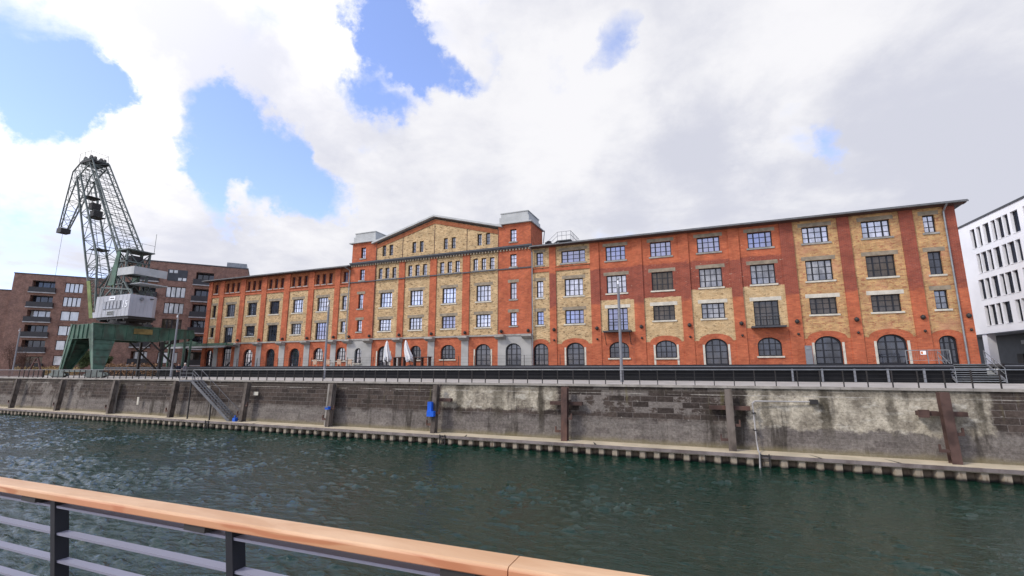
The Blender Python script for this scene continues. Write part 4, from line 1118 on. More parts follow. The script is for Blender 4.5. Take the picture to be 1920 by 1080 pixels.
b.build('fly_jib', M['lattice'], CR)
b = MB(); b.box(-96.5, -95.2, 39.1, 40.4, 23.0, 23.75); b.build('jib_head', M['iron'], CR)
b = MB()
for y in (38.9, 39.4, 40.2, 40.7):
    for x in (-89.6, -91.2): b.tube((x, y, 34.75), (x, y+.16, 34.75), .48, 14)
b.box(-91.9, -88.7, 38.6, 41.1, 34.0, 34.28); b.build('sheave', M['iron'], CR)
b = MB()
for (x, y) in ((-92.0, 38.6), (-90.6, 38.6), (-89.0, 38.6), (-89.0, 41.0), (-91.6, 41.0)): b.bar((x, y, 34.3), (x, y, 35.7), .04)
b.bar((-92, 38.6, 35.7), (-89, 38.6, 35.7), .035); b.bar((-89, 38.6, 35.7), (-89, 41, 35.7), .035); b.bar((-91.6, 41, 35.7), (-89, 41, 35.7), .035); b.build('top_rail', M['lattice'], CR)
b = MB()     # ladder, platforms and luffing gear inside the jib
for z, x in ((19, -84.7), (24.5, -87.3), (28.0, -89.3)): b.next().box(x-1.0, x+1.1, 38.9, 40.6, z, z+.12)
for z, x in ((24.62, -87.3), (26, -88.1)): b.next().box(x-.5, x+.5, 39.2, 40.4, z, z+1.0)
b.each('jib_platform', M['iron'], CR)
b = MB()
for y in (39.2, 39.7):
    b.bar((-81.6, y, 11.5), (-91.2, y, 33.0), .06)
for k in range(30):
    u = k/30; b.bar((-81.6-9.6*u, 39.2, 11.5+21.5*u), (-81.6-9.6*u, 39.7, 11.5+21.5*u), .03)
b.build('ladder', M['lattice'], CR)
b = MB()
for y in (39.0, 39.5, 40.3, 40.8): b.bar((-77.5, y, 17.0), (-90.2, y, 34.4), .045)
b.tube((-95.9, 39.7, 23.0), (-95.9, 39.7, 13.2), .02, 4); b.build('rope', M['iron'], CR)
# tower above the house
b = MB()
for (x, y) in ((-77.2, 38.6), (-75.2, 38.6), (-77.2, 41.5), (-75.2, 41.5)): b.bar((x, y, 11.3), (x, y, 17.9), .2)
for (a, q) in (((-77.2, 11.3), (-75.2, 14.4)), ((-75.2, 11.3), (-77.2, 14.4)), ((-77.2, 14.4), (-75.2, 17.8)), ((-75.2, 14.4), (-77.2, 17.8))):
    for y in (38.6, 41.5): b.bar((a[0], y, a[1]), (q[0], y, q[1]), .12)
for (a, q) in (((38.6, 11.3), (41.5, 14.4)), ((41.5, 11.3), (38.6, 14.4)), ((38.6, 14.4), (41.5, 17.8)), ((41.5, 14.4), (38.6, 17.8))):
    for x in (-77.2, -75.2): b.bar((x, a[0], a[1]), (x, q[0], q[1]), .12)
for z in (12.9, 14.4, 16.2):
    b.box(-77.3, -75.1, 38.5, 38.7, z, z+.16); b.box(-75.3, -75.1, 38.5, 41.6, z, z+.16); b.box(-77.3, -77.1, 38.5, 41.6, z, z+.16)
for (p, q) in (((-79.9, 38.5, 11.4), (-77.3, 38.5, 16.9)), ((-79.9, 41.4, 11.4), (-77.3, 41.4, 16.9)), ((-72.8, 38.5, 11.3), (-75.2, 38.6, 13.4)), ((-72.8, 41.2, 11.3), (-75.2, 41.5, 13.4)), ((-80, 38.5, 12.7), (-73, 38.5, 12.0)), ((-80, 38.5, 11.3), (-80, 38.5, 12.7)), ((-80, 41.4, 11.3), (-80, 41.4, 12.7)), ((-80, 41.4, 12.7), (-73, 41.4, 12.0)), ((-79, 38.5, 11.3), (-77.5, 38.5, 12.4)), ((-73, 38.5, 12.0), (-72.6, 38.5, 11.3))):
    b.bar(p, q, .17)
b.build('tower_frame', M['lattice'], CR)
b = MB()
for y in (38.4, 41.3): b.next().prism([(-78.6, y, 12.9), (-77.0, y, 12.9), (-76.6, y, 18.3), (-77.2, y, 18.3)], (0, .12, 0))
b.each('gusset_plate', M['green'], CR)
b = MB(); b.box(-76.6, -75.6, 39.2, 40.9, 12.0, 13.4); b.tube((-76.4, 39, 15.0), (-76.4, 41.2, 15.0), .55, 14); b.box(-76.5, -75.5, 39.4, 40.8, 16.3, 17.3); b.build('winch', M['iron'], CR)
b = MB(); b.tube((-82.6, 39.4, 13.0), (-78.4, 39.4, 16.6), .13, 8); b.build('luffing_rod', M['lattice'], CR)
b = MB(); b.box(-77.6, -74.6, 38.3, 41.8, 17.9, 18.05); b.build('platform', M['lattice'], CR)
b = MB()
for (x, y) in ((-77.5, 38.35), (-76, 38.35), (-74.7, 38.35), (-74.7, 40), (-74.7, 41.7)): b.bar((x, y, 18.0), (x, y, 19.1), .04)
b.bar((-77.5, 38.35, 19.1), (-74.7, 38.35, 19.1), .035); b.bar((-74.7, 38.35, 19.1), (-74.7, 41.7, 19.1), .035); b.bar((-74.7, 41.7, 18), (-74.7, 41.7, 21), .04)
b.build('platform_rail', M['lattice'], CR)
b = MB(); b.box(-76.3, -72.5, 38.25, 38.5, 14.15, 15.25); b.box(-72.75, -72.5, 38.503, 42.6, 14.15, 15.25); b.box(-76.3, -75.3, 38.5, 38.9, 14.15, 15.25); b.build('counterweight', M['capgrey'], CR)
b = MB(); b.box(-74.8, -72.4, 39.2, 42.8, 12.95, 13.1); b.bar((-75, 40, 15.0), (-72.6, 40, 14.9), .15); b.bar((-75, 41.8, 15.0), (-72.6, 41.8, 14.9), .15); b.build('walkway', M['capgrey'], CR)

# ================================================================== APARTMENTS BEHIND
M['apt'] = brick('brown_clinker', (.33, .19, .14), (.225, .125, .093), (.24, .17, .145), spots=(.36, .235, .19), spotlev=.6, blotch=(.20, .125, .105))
M['slab'] = plain('balcony_concrete', (.40, .39, .38), .8)
M['railglass'] = plain('smoked_balustrade', (.035, .033, .035), .35)
G['w'] = glass('white_curtain_glass', (.62, .64, .62), .16, var=.12)
def rotz(P, ang):
    return Matrix.Translation(P) @ Matrix.Rotation(ang, 4, 'Z')
def apartment(lab, P, t0, t1, zt, depth, recs, wins, dirang=50, low=None, extra=None):
    X = rotz(Vector((P[0], P[1], 0)), R(dirang))
    A = empty('apartment_building', X @ Vector(((t0+t1)/2, 0, 0)), lab, 'apartment building', 'brick apartment blocks')
    holes = [rect(a, c, z, z+h) for a, c, z, h, _ in recs] + [rect(a, c, z, z+h) for a, c, z, h, *_ in wins]
    b = MB(X); b.panel(rect(t0, t1, 0, zt), [rect(a, c, max(z, .02), z+h) for a, c, z, h, _ in recs], 0, 1.5) if False else None
    b = MB(X)
    b.panel(rect(t0, t1, 0, zt), holes, 0, .3); b.box(t0, t0+.3, .3, depth, 0, zt); b.box(t1-.3, t1, .3, depth, 0, zt); b.box(t0+.3, t1-.3, depth-.3, depth, 0, zt)
    for a, c, z, h, _ in recs:
        b.box(a-.25, a-.002, .3, 1.8, z-.1, z+h+.1); b.box(c+.002, c+.25, .3, 1.8, z-.1, z+h+.1)
    b.build('wall', M['apt'], A)
    b = MB(X); b.box(t0-.08, t1+.08, -.08, depth+.08, zt, zt+.22); b.build('roof', M['roof'], A)
    b = MB(X, auto=True)
    for a, c, z, h, *_ in wins:
        b.box(a-.6, c+.6, -.06, -.003, z+h+.12, z+h+.3); b.box(a-.6, c+.6, -.08, -.003, z-.3, z-.12)
    b.each('brick_course', M['apt'], A)
    for a, c, z, h, gk in recs:
        q = MB(X); q.box(a-.35, c+.35, -.55, 1.75, z-.22, z-.02); bl = q.build('balcony', M['slab'], A)
        q = MB(X); q.box(a-.3, c+.3, -.5, -.46, z+.0, z+.95); q.box(a-.32, c+.32, -.53, -.43, z+.951, z+1.02)
        q.box(a-.3, a-.26, -.459, -.003, z, z+.95); q.box(c+.26, c+.3, -.459, -.003, z, z+.95); q.build('balustrade', M['railglass'], bl)
        q = MB(X); q.box(a, c, 1.62, 1.7, z-.02, z+h+.02); wn = q.build('window', M['frame'], A)
        n = 3; w = (c-a)/n; q = MB(X)
        for k in range(n): q.box(a+k*w+.08, a+(k+1)*w-.08, 1.59, 1.618, z+.08, z+h-.1)
        q.build('pane', G[gk], wn)
        q = MB(X); q.box(a-.24, c+.24, .3, 1.9, z+h+.003, z+h+.1); q.build('soffit', M['slab'], bl)
    for a, c, z, h, n, gk in wins:
        q = MB(X); q.box(a, c, .22, .28, z, z+h); wn = q.build('window', M['frame'], A)
        w = (c-a)/n; q = MB(X)
        for k in range(n): q.box(a+k*w+.09, a+(k+1)*w-.09, .19, .218, z+.1, z+h-.1)
        q.build('pane', G[gk], wn)
    if extra: extra(A, X)
    return A
recsL = [(-3.5, .1, z, 2.45, g) for z, g in ((17.2, 'k'), (14.05, 'k'), (10.95, 'w'), (7.8, 'k'), (4.65, 'k'), (1.3, 'd'))]
winsL = [(1.75, 4.7, z, 2.05, n, 'w') for z, n in ((17.45, 4), (14.4, 4), (11.35, 2), (8.2, 2), (5.1, 2), (1.9, 2))]
def lowwing(A, X):
    q = MB(X); q.box(-34, -6.5, 1.2, 12, 0, 17.3); q.build('side_wing', M['apt'], A)
    q = MB(X); q.box(-34, -6.5, 1.1, 12.1, 17.3, 17.5); q.build('wing_roof', M['roof'], A)
    for z in (14.3, 11.2, 8.1, 5.0):
        for t0 in (-11.5, -18.5, -25.5, -32):
            q = MB(X); q.box(t0, t0+2.9, 1.1, 1.18, z, z+2.0); w = q.build('window', M['frame'], A)
            q = MB(X)
            for k in range(3): q.box(t0+.1+k*.95, t0+.9+k*.95, 1.06, 1.098, z+.1, z+1.9)
            q.build('pane', G['w' if (t0+z) % 2 < 1.2 else 'k'], w)
apartment('brown brick apartment block with stacked balconies, left of the crane', (-127.836, 53.062), -6.47, 16.5, 20.85, 14, recsL, winsL, extra=lowwing)
recsR = [(1.8, 4.8, z, 2.5, g) for z, g in ((17.6, 'k'), (14.3, 'k'), (11.2, 'k'), (8.1, 'k'), (5.0, 'k'), (1.9, 'd'))] + [(-6.7, -4.3, z, 2.4, g) for z, g in ((17.7, 'k'), (14.55, 'k'), (11.4, 'k'), (8.3, 'd'), (5.2, 'd'), (2.0, 'w'))]
winsR = [(-2.7, .4, z, 2.1, n, g) for z, n, g in ((14.75, 4, 'w'), (11.6, 4, 'w'), (8.45, 4, 'd'), (5.3, 4, 'd'), (2.2, 2, 'w'))]
def pent(A, X):
    q = MB(X); q.box(-2.75, .4, -.06, -.004, 18.0, 20.2); sh = q.build('shutter', M['darkgrey'], A)
    q = MB(X)
    for (a, z) in ((-2.5, 19.55), (-1.75, 19.55), (-1.0, 18.1), (-.25, 18.1)): q.box(a, a+.55, -.09, -.062, z, z+.55)
    q.build('shutter_pane', G['w'], sh)
    q = MB(X); q.box(6.6, 10.2, 2.5, 7, 21.55, 23.1); q.build('roof_box', M['zinc'], A)
apartment('brown brick apartment block with curtained windows, between crane and warehouse', (-93.253, 58.012), -10, 10.6, 21.5, 14, recsR, winsR, extra=pent)

# ================================================================== WHITE OFFICE BUILDING
XW = Matrix.Translation((31.88, 75.9, 0)) @ Matrix(((.084, .9965, 0, 0), (-.9965, .084, 0, 0), (0, 0, 1, 0), (0, 0, 0, 1)))
WB = empty('office_building', (33, 70, 1.46), 'white rendered office building with narrow dark windows above a recessed garage', 'office building')
rows = [(15.88, [(1.45, 2.4), (2.65, 3.5), (3.88, 5.05), (5.33, 6.17), (6.23, 7.3), (7.4, 8.3), (8.62, 9.85), (10.6, 11.5)]),
        (12.66, [(1.86, 2.62), (2.7, 3.8), (3.87, 4.74), (5.0, 6.15), (6.48, 7.3), (7.36, 8.5), (8.6, 9.45), (10.2, 11.3)]),
        (9.45, [(1.42, 2.48), (2.6, 3.5), (3.75, 4.95), (5.22, 6.05), (6.13, 7.25), (7.35, 8.25), (8.9, 10.0), (10.5, 11.3)]),
        (6.22, [(1.65, 2.5), (2.58, 3.65), (3.74, 4.62), (4.88, 6.15), (6.9, 7.75), (7.85, 9.0), (9.1, 9.9)])]
hs = []
for z, l in rows:
    for a, c in l: hs.append(rect(a+.03, c-.03, z, z+2.5))
b = MB(XW); b.panel(rect(-8, 26, 5.36, 19.2), hs, 0, .32); b.box(-8, 26, .33, 14, 5.36, 5.6); b.box(-8, 26, .33, 14, 19.0, 19.2); b.box(25.7, 26, .33, 14, 5.6, 19); b.box(-8, -7.7, .33, 14, 5.6, 19.0); b.build('wall', M['white'], WB)
b = MB(XW); b.box(-8.1, 26.1, -.1, 14, 19.2, 19.42); b.build('parapet', M['darkgrey'], WB)
for z, l in rows:
    for a, c in l:
        q = MB(XW); q.box(a-.0, c+.0, .28, .325, z-.02, z+2.52); w = q.build('window', M['frame'], WB)
        q = MB(XW); q.box(a+.13, c-.13, .25, .278, z+.1, z+2.4); q.build('pane', G['n'], w)
        q = MB(XW); q.box(a+.04, c-.04, -.04, .24, z+.004, z+.05); q.build('sill', M['white'], w)
b = MB(XW); b.box(.1, .95, .15, 1.0, 1.46, 5.35); b.build('column', M['white'], WB)
b = MB(XW); b.box(9.5, 10.3, .15, 1.0, 1.46, 5.35); b.build('column', M['white'], WB)
b = MB(XW); b.box(-8, 26, 3.6, 13.9, 1.46, 5.35); b.build('recessed_wall', M['darkgrey'], WB)
b = MB(XW); b.box(2.2, 12.5, 2.6, 3.59, 4.0, 4.45); b.build('lintel', M['capgrey'], WB)
b = MB(XW); b.box(3.0, 12.3, 3.2, 3.55, 1.46, 3.99); g_ = b.build('garage_door', M['midgrey'], WB)
b = MB(XW)
for k in range(5): b.box(3.1+k*1.85, 4.8+k*1.85, 3.16, 3.198, 3.45, 3.9)
b.build('pane', G['k'], g_)
b = MB(XW); b.box(1.1, 2.1, 2.6, 3.5, 1.46, 2.9); b.build('meter_box', M['iron'], WB)

# ================================================================== PLANTS AT THE LEFT
def leafmat(n, c): return plain(n, c, .85, var=.45, scale=2.5)
M['dry'] = leafmat('dry_beech_leaves', (.25, .14, .07)); M['twig'] = leafmat('bare_brown_twigs', (.11, .06, .045)); M['leaf'] = leafmat('dull_green_leaves', (.06, .085, .03)); M['straw'] = leafmat('straw_grass', (.34, .24, .11))
def leaves(mb, c, rad, n, s, seed, core=.25):
    rnd = random.Random(seed)
    for _ in range(n):
        while True:
            v = Vector((rnd.uniform(-1, 1), rnd.uniform(-1, 1), rnd.uniform(-1, 1)))
            if core < v.length < 1: break
        lump = 1 + .22*math.sin(v.x*5+seed)*math.cos(v.y*4+v.z*6)
        p = Vector(c) + Vector((v.x*rad[0], v.y*rad[1], v.z*rad[2]))*lump
        u = Vector((rnd.uniform(-1, 1), rnd.uniform(-1, 1), rnd.uniform(-1, 1))).normalized(); w = u.orthogonal().normalized(); k = s*rnd.uniform(.6, 1.4)
        mb.add([p-u*k, p+w*k*.5, p+u*k, p-w*k*.5], [(0, 1, 2, 3)])
def hedge(x0, x1, y, h, lab, mat, seed):
    H = empty('hedge', ((x0+x1)/2, y, 0), lab, 'hedge', 'dry hedges behind the crane')
    b = MB(); n = int((x1-x0)/1.1)
    for k in range(n):
        leaves(b, (x0+1.1*k+.5, y, h*.55+.1*math.sin(k*2.3)), (.9, .7, h*.5), 260, .12, seed+k, 0)
    b.build('foliage', mat, H)
    b = MB()
    for k in range(n): b.bar((x0+1.1*k+.5, y, 0), (x0+1.1*k+.5, y, h*.7), .05)
    b.build('stem', M['twig'], H)
hedge(-94, -79, 47.6, 1.95, 'long orange brown beech hedge under the crane girder', M['dry'], 3)
hedge(-126, -104, 48.5, 1.5, 'straw coloured grassy hedge in front of the left apartments', M['straw'], 60)
def shrub(x, y, h, lab, leafm, seed, bare=False):
    S = empty('shrub', (x, y, 0), lab, 'shrub', 'shrubs in front of the apartments')
    rnd = random.Random(seed); b = MB(); tips = []
    for k in range(9):
        a = rnd.uniform(0, 6.28); r = rnd.uniform(.3, 1)*h*.35; t = Vector((x+r*math.cos(a), y+r*math.sin(a), h*rnd.uniform(.6, .95)))
        m = Vector((x, y, 0)).lerp(t, .5)+Vector((rnd.uniform(-.2, .2), rnd.uniform(-.2, .2), .2)); b.tube((x, y, 0), m, .07, 5, .04); b.tube(m, t, .04, 5, .012); tips += [m, t]
        for j in range(6):
            s = m.lerp(t, rnd.random()); e = s+Vector((rnd.uniform(-1, 1), rnd.uniform(-1, 1), rnd.uniform(.1, 1)))*h*.14; b.tube(s, e, .018, 4, .006); tips.append(e)
    b.build('stem', M['twig'], S)
    b = MB()
    for i, t in enumerate(tips): leaves(b, t, (h*.12,)*3, 34 if bare else 70, .06 if bare else .1, seed+i, 0)
    b.build('foliage', leafm, S)
shrub(-122, 46.5, 6.0, 'tallest reddish brown bare shrub in front of the brick apartments', M['twig'], 11, True)
shrub(-118.5, 46.8, 4.2, 'smaller reddish brown bare shrub near the left street lamp', M['twig'], 23, True)
shrub(-98.5, 46.5, 4.6, 'dark green leafy shrub just left of the crane leg', M['leaf'], 31)
shrub(-95.5, 47.5, 3.4, 'low green shrub seen between the crane legs', M['leaf'], 37)
SF = empty('timber_frame', (-107.5, 44, 0), 'dark wooden A shaped frame in front of the left apartments', 'timber frame')
b = MB()
for s in (-1, 1): b.bar((-107.5+s*2.4, 44, 0), (-107.5+s*.3, 44, 3.0), .22)
b.build('leg', M['brownwood'], SF)
b = MB(); b.bar((-108.4, 44, 2.3), (-106.6, 44, 2.3), .16); b.build('cross_bar', M['brownwood'], SF)
PB = empty('planter_wall', (-96, 36.2, 0), 'low brown timber planter at the quay edge left of the crane', 'planter')
b = MB()
for k in range(5): b.box(-100.5, -86, 36, 36.12, .05+k*.19, .21+k*.19)
b.build('boards', M['brownwood'], PB)
b = MB()
for x in (-100.5, -95.5, -90.5, -86.2): b.box(x, x+.2, 36.13, 36.3, 0, 1.05)
b.build('post', M['iron'], PB)

# ================================================================== PEOPLE
def person(x, y, ang, lab, jacket, trousers, hairc, pose):
    m_skin = plain('skin', (.45, .27, .2), .6, var=.05)
    V = []; E_ = []; Rd = []
    def v(p, r, par=None):
        V.append(Vector(p)); Rd.append(r)
        if par is not None: E_.append((par, len(V)-1))
        return len(V)-1
    pel = v((0, 0, .95), .145); sp = v((0, 0, 1.15), .13, pel); chs = v((0, .01, 1.36), .15, sp); nk = v((0, 0, 1.5), .06, chs); hd0 = v((0, -.015, 1.58), .075, nk); hd1 = v((0, -.02, 1.67), .095, hd0); hd2 = v((0, -.01, 1.74), .07, hd1); v((0, -.115, 1.635), .022, hd1)
    for s in (-1, 1):
        sh = v((s*.17, .01, 1.42), .075, chs)
        el, wr = pose(s)
        e = v(el, .05, sh); w = v(wr, .035, e); d = (Vector(wr)-Vector(el)).normalized()
        pm = v(Vector(wr)+d*.07, .035, w)
        side = Vector((0, 1, 0)) if abs(d.z) > .6 else Vector((0, 0, 1))
        for k, ln in enumerate((.07, .085, .08, .06)):
            a = v(Vector(wr)+d*.1+side*(k-1.5)*.02, .01, pm); f = v(V[a]+d*ln*.55, .009, a); v(V[f]+d*ln*.4+Vector((-s*.02, 0, 0)), .008, f)
        a = v(Vector(wr)+d*.05-side*.04, .012, w); v(V[a]+d*.045-side*.015, .009, a)
        hp = v((s*.09, 0, .9), .1, pel); kn = v((s*.11, -.03, .5), .065, hp); an = v((s*.12, .02, .09), .045, kn); v((s*.13, -.12, .04), .04, an)
    me = bpy.data.meshes.new('person'); me.from_pydata(V, E_, []); o = bpy.data.objects.new('person', me); COL.objects.link(o)
    sk = o.modifiers.new('skin', 'SKIN'); o.modifiers.new('sub', 'SUBSURF').levels = 1
    for i, r in enumerate(Rd): me.skin_vertices[0].data[i].radius = (r, r)
    me.skin_vertices[0].data[0].use_root = True
    dg = bpy.context.evaluated_depsgraph_get(); m2 = bpy.data.meshes.new_from_object(o.evaluated_get(dg)); bpy.data.objects.remove(o)
    m2.materials.clear()
    for mm in (jacket, trousers, m_skin, M['iron']): m2.materials.append(mm)
    wrists = [Vector(pose(s)[1]) for s in (-1, 1)]
    for p in m2.polygons:
        c = p.center; k = 0
        if c.z > 1.49: k = 2
        elif any((c-w).length < .03 or ((c-w).length < .24 and (c-w).dot(w-Vector(pose(s)[0])) > 0) for w, s in zip(wrists, (-1, 1))): k = 2
        elif c.z < .09: k = 3
        elif c.z < .92 and abs(c.x) < .23: k = 1
        p.material_index = k; p.use_smooth = True
    o = bpy.data.objects.new('person', m2); o.location = (x, y, 0); o.rotation_euler = (0, 0, ang); COL.objects.link(o)
    tag(o, lab, 'person', 'people on the promenade')
    q = MB(); n = 10; pts = []
    for j in range(5):
        ph = math.pi/2*j/4
        for k in range(n):
            a = 2*math.pi*k/n; back = .5*(1+math.sin(a))
            pts.append((.105*math.cos(ph*.95)*math.cos(a), -.005+.115*math.cos(ph*.95)*math.sin(a), 1.70-.07*back*(1-j/4)+.12*math.sin(ph)))
    q.add(pts, [(j*n+k, j*n+(k+1) % n, (j+1)*n+(k+1) % n, (j+1)*n+k) for j in range(4) for k in range(n)])
    me = bpy.data.meshes.new('hair'); me.from_pydata(q.v, [], q.f); me.materials.append(hairc); h = bpy.data.objects.new('hair', me); h.parent = o; COL.objects.link(h)
navy = plain('navy_cloth', (.014, .016, .032), .9); grey = plain('grey_cloth', (.16, .15, .17), .9); jeans = plain('dark_trousers', (.02, .02, .03), .9)
person(-57.6, 36.4, R(75), 'person in dark navy jacket and trousers at the head of the quay stairs', navy, jeans, plain('dark_hair', (.012, .01, .01)), lambda s: ((s*.25, -.02, 1.14), (s*.22, -.2, .96)))
person(-56.3, 36.3, R(-70), 'person with pale hair and grey jacket at the head of the quay stairs', grey, jeans, plain('pale_hair', (.55, .5, .45)), lambda s: ((s*.26, .02, 1.13), (s*.12, -.25, 1.12)))

# ================================================================== NEAR RAILING AND DECK
def wood_mat():
    m, t, b = newmat('varnished_larch_rail')
    P, x, y, z = t.pos()
    mp = t.node('ShaderNodeMapping'); t.l.new(P, mp.inputs[0]); mp.inputs['Scale'].default_value = (.9, 3.2, 12); mp.inputs['Rotation'].default_value = (0, 0, R(-1.2))
    n = t.noise(mp.outputs[0], 1.6, 5, .6, 1.2)
    w = t.node('ShaderNodeTexWave', wave_type='RINGS', bands_direction='X'); mp2 = t.node('ShaderNodeMapping'); t.l.new(P, mp2.inputs[0]); mp2.inputs['Scale'].default_value = (1.3, 7, 9)
    t.l.new(mp2.outputs[0], w.inputs[0]); w.inputs['Scale'].default_value = 1.5; w.inputs['Distortion'].default_value = 9; w.inputs['Detail'].default_value = 2; w.inputs['Detail Scale'].default_value = .8
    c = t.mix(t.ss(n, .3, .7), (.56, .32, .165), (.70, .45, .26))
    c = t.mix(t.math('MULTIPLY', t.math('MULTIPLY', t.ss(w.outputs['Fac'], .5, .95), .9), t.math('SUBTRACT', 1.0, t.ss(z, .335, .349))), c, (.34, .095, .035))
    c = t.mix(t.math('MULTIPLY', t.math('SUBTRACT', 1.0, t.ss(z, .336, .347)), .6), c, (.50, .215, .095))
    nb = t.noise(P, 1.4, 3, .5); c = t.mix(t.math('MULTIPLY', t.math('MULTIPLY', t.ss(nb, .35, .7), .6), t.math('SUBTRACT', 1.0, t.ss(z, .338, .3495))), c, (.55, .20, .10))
    t.put(b.inputs['Base Color'], c); b.inputs['Roughness'].default_value = .5; b.inputs['Specular IOR Level'].default_value = .4
    return m
M['larch'] = wood_mat()
M['bar'] = plain('violet_grey_flat_bar', (.25, .245, .30), .5, var=.06)
NR = empty('bank_railing', (-2, 1.55, -.75), 'black railing of flat bars topped by a thick varnished wooden handrail', 'railing')
SLP = .0205; LEAN = -.14
def nb(name, x0, x1, y0, y1, z0, z1, mat, bev=.0):
    """piece laid along the railing line (y measured at x = 0)"""
    q = MB(Matrix(((1, 0, 0, 0), (SLP, 1, LEAN if z1 < .3 else 0, -.3*LEAN if z1 < .3 else 0), (0, 0, 1, 0), (0, 0, 0, 1))))
    if bev:
        sec = [(y0, z0+bev*.4), (y0+bev*.4, z0), (y1-bev*.4, z0), (y1, z0+bev*.4), (y1, z1-bev), (y1-bev*.35, z1-bev*.3), (y1-bev, z1), (y0+bev, z1), (y0+bev*.35, z1-bev*.3), (y0, z1-bev)]
        q.prism([(x0, y, z) for y, z in sec], (x1-x0, 0, 0))
    else: q.box(x0, x1, y0, y1, z0, z1)
    return q.build(name, mat, NR)
XJ = -.656
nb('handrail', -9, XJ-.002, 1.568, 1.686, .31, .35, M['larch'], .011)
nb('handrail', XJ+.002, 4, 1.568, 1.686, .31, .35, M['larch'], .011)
for z in (.276, .134, -.01, -.155, -.30, -.445):
    nb('flat_bar', -9, 4, 1.600, 1.650, z-.012, z, M['bar'])
for x in (-5.99, -4.655, -3.32, -1.985, -.65, .685, 2.02):
    q = MB(); y_ = x*SLP; q.prism([(x-.021, 1.592+y_, .309), (x-.021, 1.592+y_-LEAN, -.75), (x-.021, 1.655+y_-LEAN, -.75), (x-.021, 1.655+y_, .309)], (.042, 0, 0)); q.build('post', M['black'], NR)
    q = MB(); q.box(x-.27, x-.13, 1.575+x*SLP, 1.66+x*SLP, .282, .3095); q.build('bracket', M['iron'], NR)
M['deckwood'] = plain('bank_paving', (.3, .29, .27), .9)
b = MB(); b.box(-60, 40, -40, 1.72, -9, -.76); tag(b.build('ground', M['deckwood']), kind='structure')

# ================================================================== LIGHT AND SKY
SUN_EL, SUN_AZ = R(42), R(224)      # azimuth clockwise from +Y: behind the camera, a little to the left
sl = bpy.data.lights.new('sun', 'SUN'); sl.energy = 2.1; sl.angle = R(10); sl.color = (1, .95, .87)
so = bpy.data.objects.new('sun', sl); COL.objects.link(so)
sd = Vector((math.sin(SUN_AZ)*math.cos(SUN_EL), math.cos(SUN_AZ)*math.cos(SUN_EL), math.sin(SUN_EL)))
so.rotation_euler = sd.to_track_quat('Z', 'Y').to_euler(); so.location = (0, -20, 60)
W = bpy.data.worlds.new('World'); SC.world = W; W.use_nodes = True
t = NT(W.node_tree); W.node_tree.nodes.clear()
out = t.node('ShaderNodeOutputWorld'); bg = t.node('ShaderNodeBackground'); bg.inputs[1].default_value = .1
t.l.new(bg.outputs[0], out.inputs[0])
sky = t.node('ShaderNodeTexSky', sky_type='NISHITA', sun_disc=False); sky.sun_elevation = SUN_EL; sky.sun_rotation = SUN_AZ; sky.air_density = 1.0; sky.dust_density = .4; sky.ozone_density = 1.6
tc = t.node('ShaderNodeTexCoord'); D = tc.outputs['Generated']
sp = t.node('ShaderNodeSeparateXYZ'); t.l.new(D, sp.inputs[0])
zz = t.math('ADD', t.math('MAXIMUM', sp.outputs[2], 0.0), .22)
cv = t.comb(t.math('DIVIDE', sp.outputs[0], zz), t.math('DIVIDE', sp.outputs[1], zz), 3.7)
n1 = t.noise(cv, 1.1, 10, .56, .3); n2 = t.noise(cv, 1.0, 6, .55, .2)
n3 = t.noise(cv, 3.6, 8, .6, .2)
wn = t.node('ShaderNodeTexNoise'); t.l.new(D, wn.inputs['Vector']); wn.inputs['Scale'].default_value = 5.5; wn.inputs['Detail'].default_value = 8; wn.inputs['Roughness'].default_value = .62
ws = t.node('ShaderNodeVectorMath', operation='MULTIPLY_ADD'); t.l.new(wn.outputs['Color'], ws.inputs[0]); ws.inputs[1].default_value = (.26, .26, .26); ws.inputs[2].default_value = (-.13, -.13, -.13)
wa = t.node('ShaderNodeVectorMath', operation='ADD'); t.l.new(D, wa.inputs[0]); t.l.new(ws.outputs[0], wa.inputs[1])
wz = t.node('ShaderNodeVectorMath', operation='NORMALIZE'); t.l.new(wa.outputs[0], wz.inputs[0]); DW = wz.outputs[0]
def blob(px, py, rad, w):
    d = ray(px, py); dp = t.node('ShaderNodeVectorMath', operation='DOT_PRODUCT'); t.l.new(DW, dp.inputs[0]); dp.inputs[1].default_value = d
    return t.math('MULTIPLY', t.ss(dp.outputs['Value'], math.cos(rad*1.6/870), math.cos(rad*.1/870)), w)
dens = t.math('ADD', t.math('MULTIPLY_ADD', n1, 1.15, .075), t.math('MULTIPLY', t.math('SUBTRACT', n3, .5), .75))
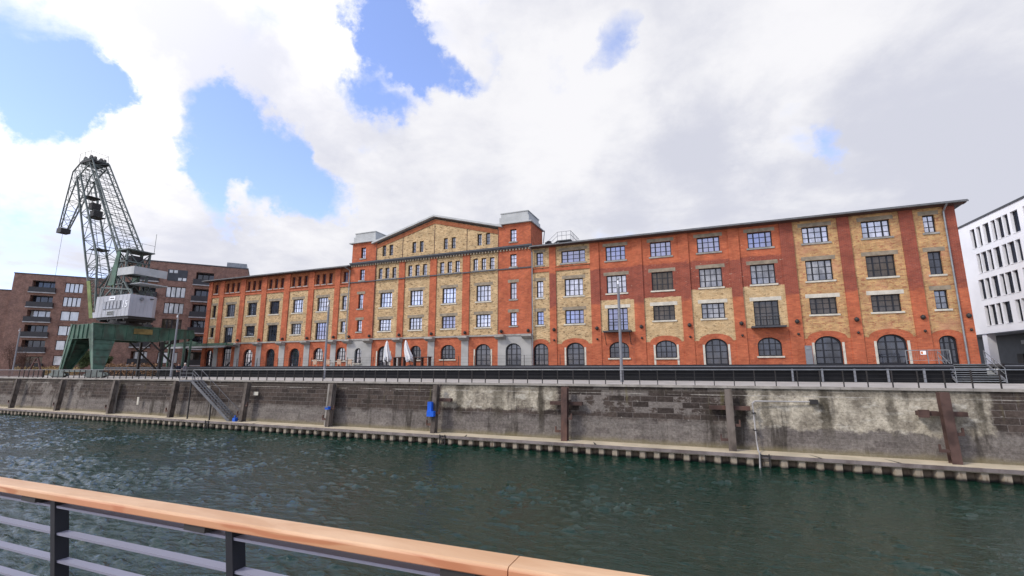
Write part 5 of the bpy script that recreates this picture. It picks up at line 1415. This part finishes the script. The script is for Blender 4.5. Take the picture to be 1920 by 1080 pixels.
for a in ((715, 10, 50, -.36), (735, 70, 42, -.34), (775, 95, 36, -.24), (735, 150, 45, -.26), (690, 225, 55, -.34), (600, 350, 50, -.32), (545, 320, 55, -.34), (475, 270, 50, -.28), (400, 262, 55, -.36), (340, 285, 40, -.22), (430, 350, 50, -.3), (360, 365, 36, -.18), (110, 195, 52, -.34), (40, 165, 50, -.3), (165, 215, 40, -.26), (60, 90, 75, -.34), (860, 85, 55, -.42), (1020, 130, 55, -.34), (1155, 80, 40, -.36), (1515, 290, 55, -.46), (10, 490, 110, -.26), (1600, 278, 36, -.3), (815, 150, 40, -.34),
          (430, 100, 170, .2), (250, 110, 110, .16), (640, 130, 80, .14), (1000, 260, 200, .26), (1500, 120, 330, .26), (80, 290, 90, .2), (270, 320, 60, .2), (230, 420, 130, .18), (445, 335, 30, .3), (580, 240, 60, .24), (660, 270, 50, .16), (880, 360, 160, .2), (820, 40, 50, .24), (1800, 350, 260, .2), (1560, 320, 70, .14), (560, 440, 100, .2), (720, 320, 80, .22), (210, 250, 40, .14), (300, 210, 50, .1)):
    dens = t.math('ADD', dens, blob(*a))
cov = t.ss(dens, .43, .81)
shade = t.math('ADD', t.math('MULTIPLY', t.math('SUBTRACT', n2, .5), 1.7), t.math('MULTIPLY', t.math('SUBTRACT', n3, .5), 1.7))
for a in ((1850, 230, 180, .5), (1720, 310, 120, .42), (1280, 130, 130, .32), (1330, 250, 80, .22), (1250, 400, 150, .2), (1450, 350, 120, .2), (300, 70, 120, .42), (560, 170, 110, .5), (420, 120, 90, .36), (1130, 110, 120, -.2), (1080, 210, 120, -.4), (560, 20, 110, -.35), (120, 230, 110, -.35), (170, 140, 80, -.35), (1560, 330, 80, -.4), (760, 400, 220, -.1), (1700, 60, 200, -.4), (1450, 140, 140, -.2), (930, 230, 130, -.35), (240, 420, 120, .18), (1050, 390, 150, .16), (60, 330, 90, .2), (700, 100, 60, -.3)):
    shade = t.math('ADD', shade, blob(*a))
cc = t.mix(t.ss(shade, -.5, .6), (9.5, 9.45, 9.75), (6.7, 6.85, 7.8))
# clouds around the hidden sun, behind the camera, are brighter
dp = t.node('ShaderNodeVectorMath', operation='DOT_PRODUCT'); t.l.new(D, dp.inputs[0]); dp.inputs[1].default_value = sd
cc = t.mix(1.0, cc, t.mix(t.ss(dp.outputs['Value'], .1, 1.0), (1, 1, 1), (1.9, 1.85, 1.75)), 'MULTIPLY')
skyc = t.mix(1.0, t.mix(1.0, sky.outputs[0], (2.4, 2.2, 2.6), 'MULTIPLY'), (.8, 1.1, 2.0), 'ADD')
t.put(bg.inputs[0], t.mix(cov, skyc, cc))

SC.view_settings.view_transform = 'Standard'; SC.view_settings.look = 'None'; SC.view_settings.exposure = 0.0; SC.view_settings.gamma = 1
SC.render.engine = 'CYCLES'
SC.cycles.use_denoising = True
SC.cycles.max_bounces = 6; SC.cycles.glossy_bounces = 3; SC.cycles.diffuse_bounces = 3
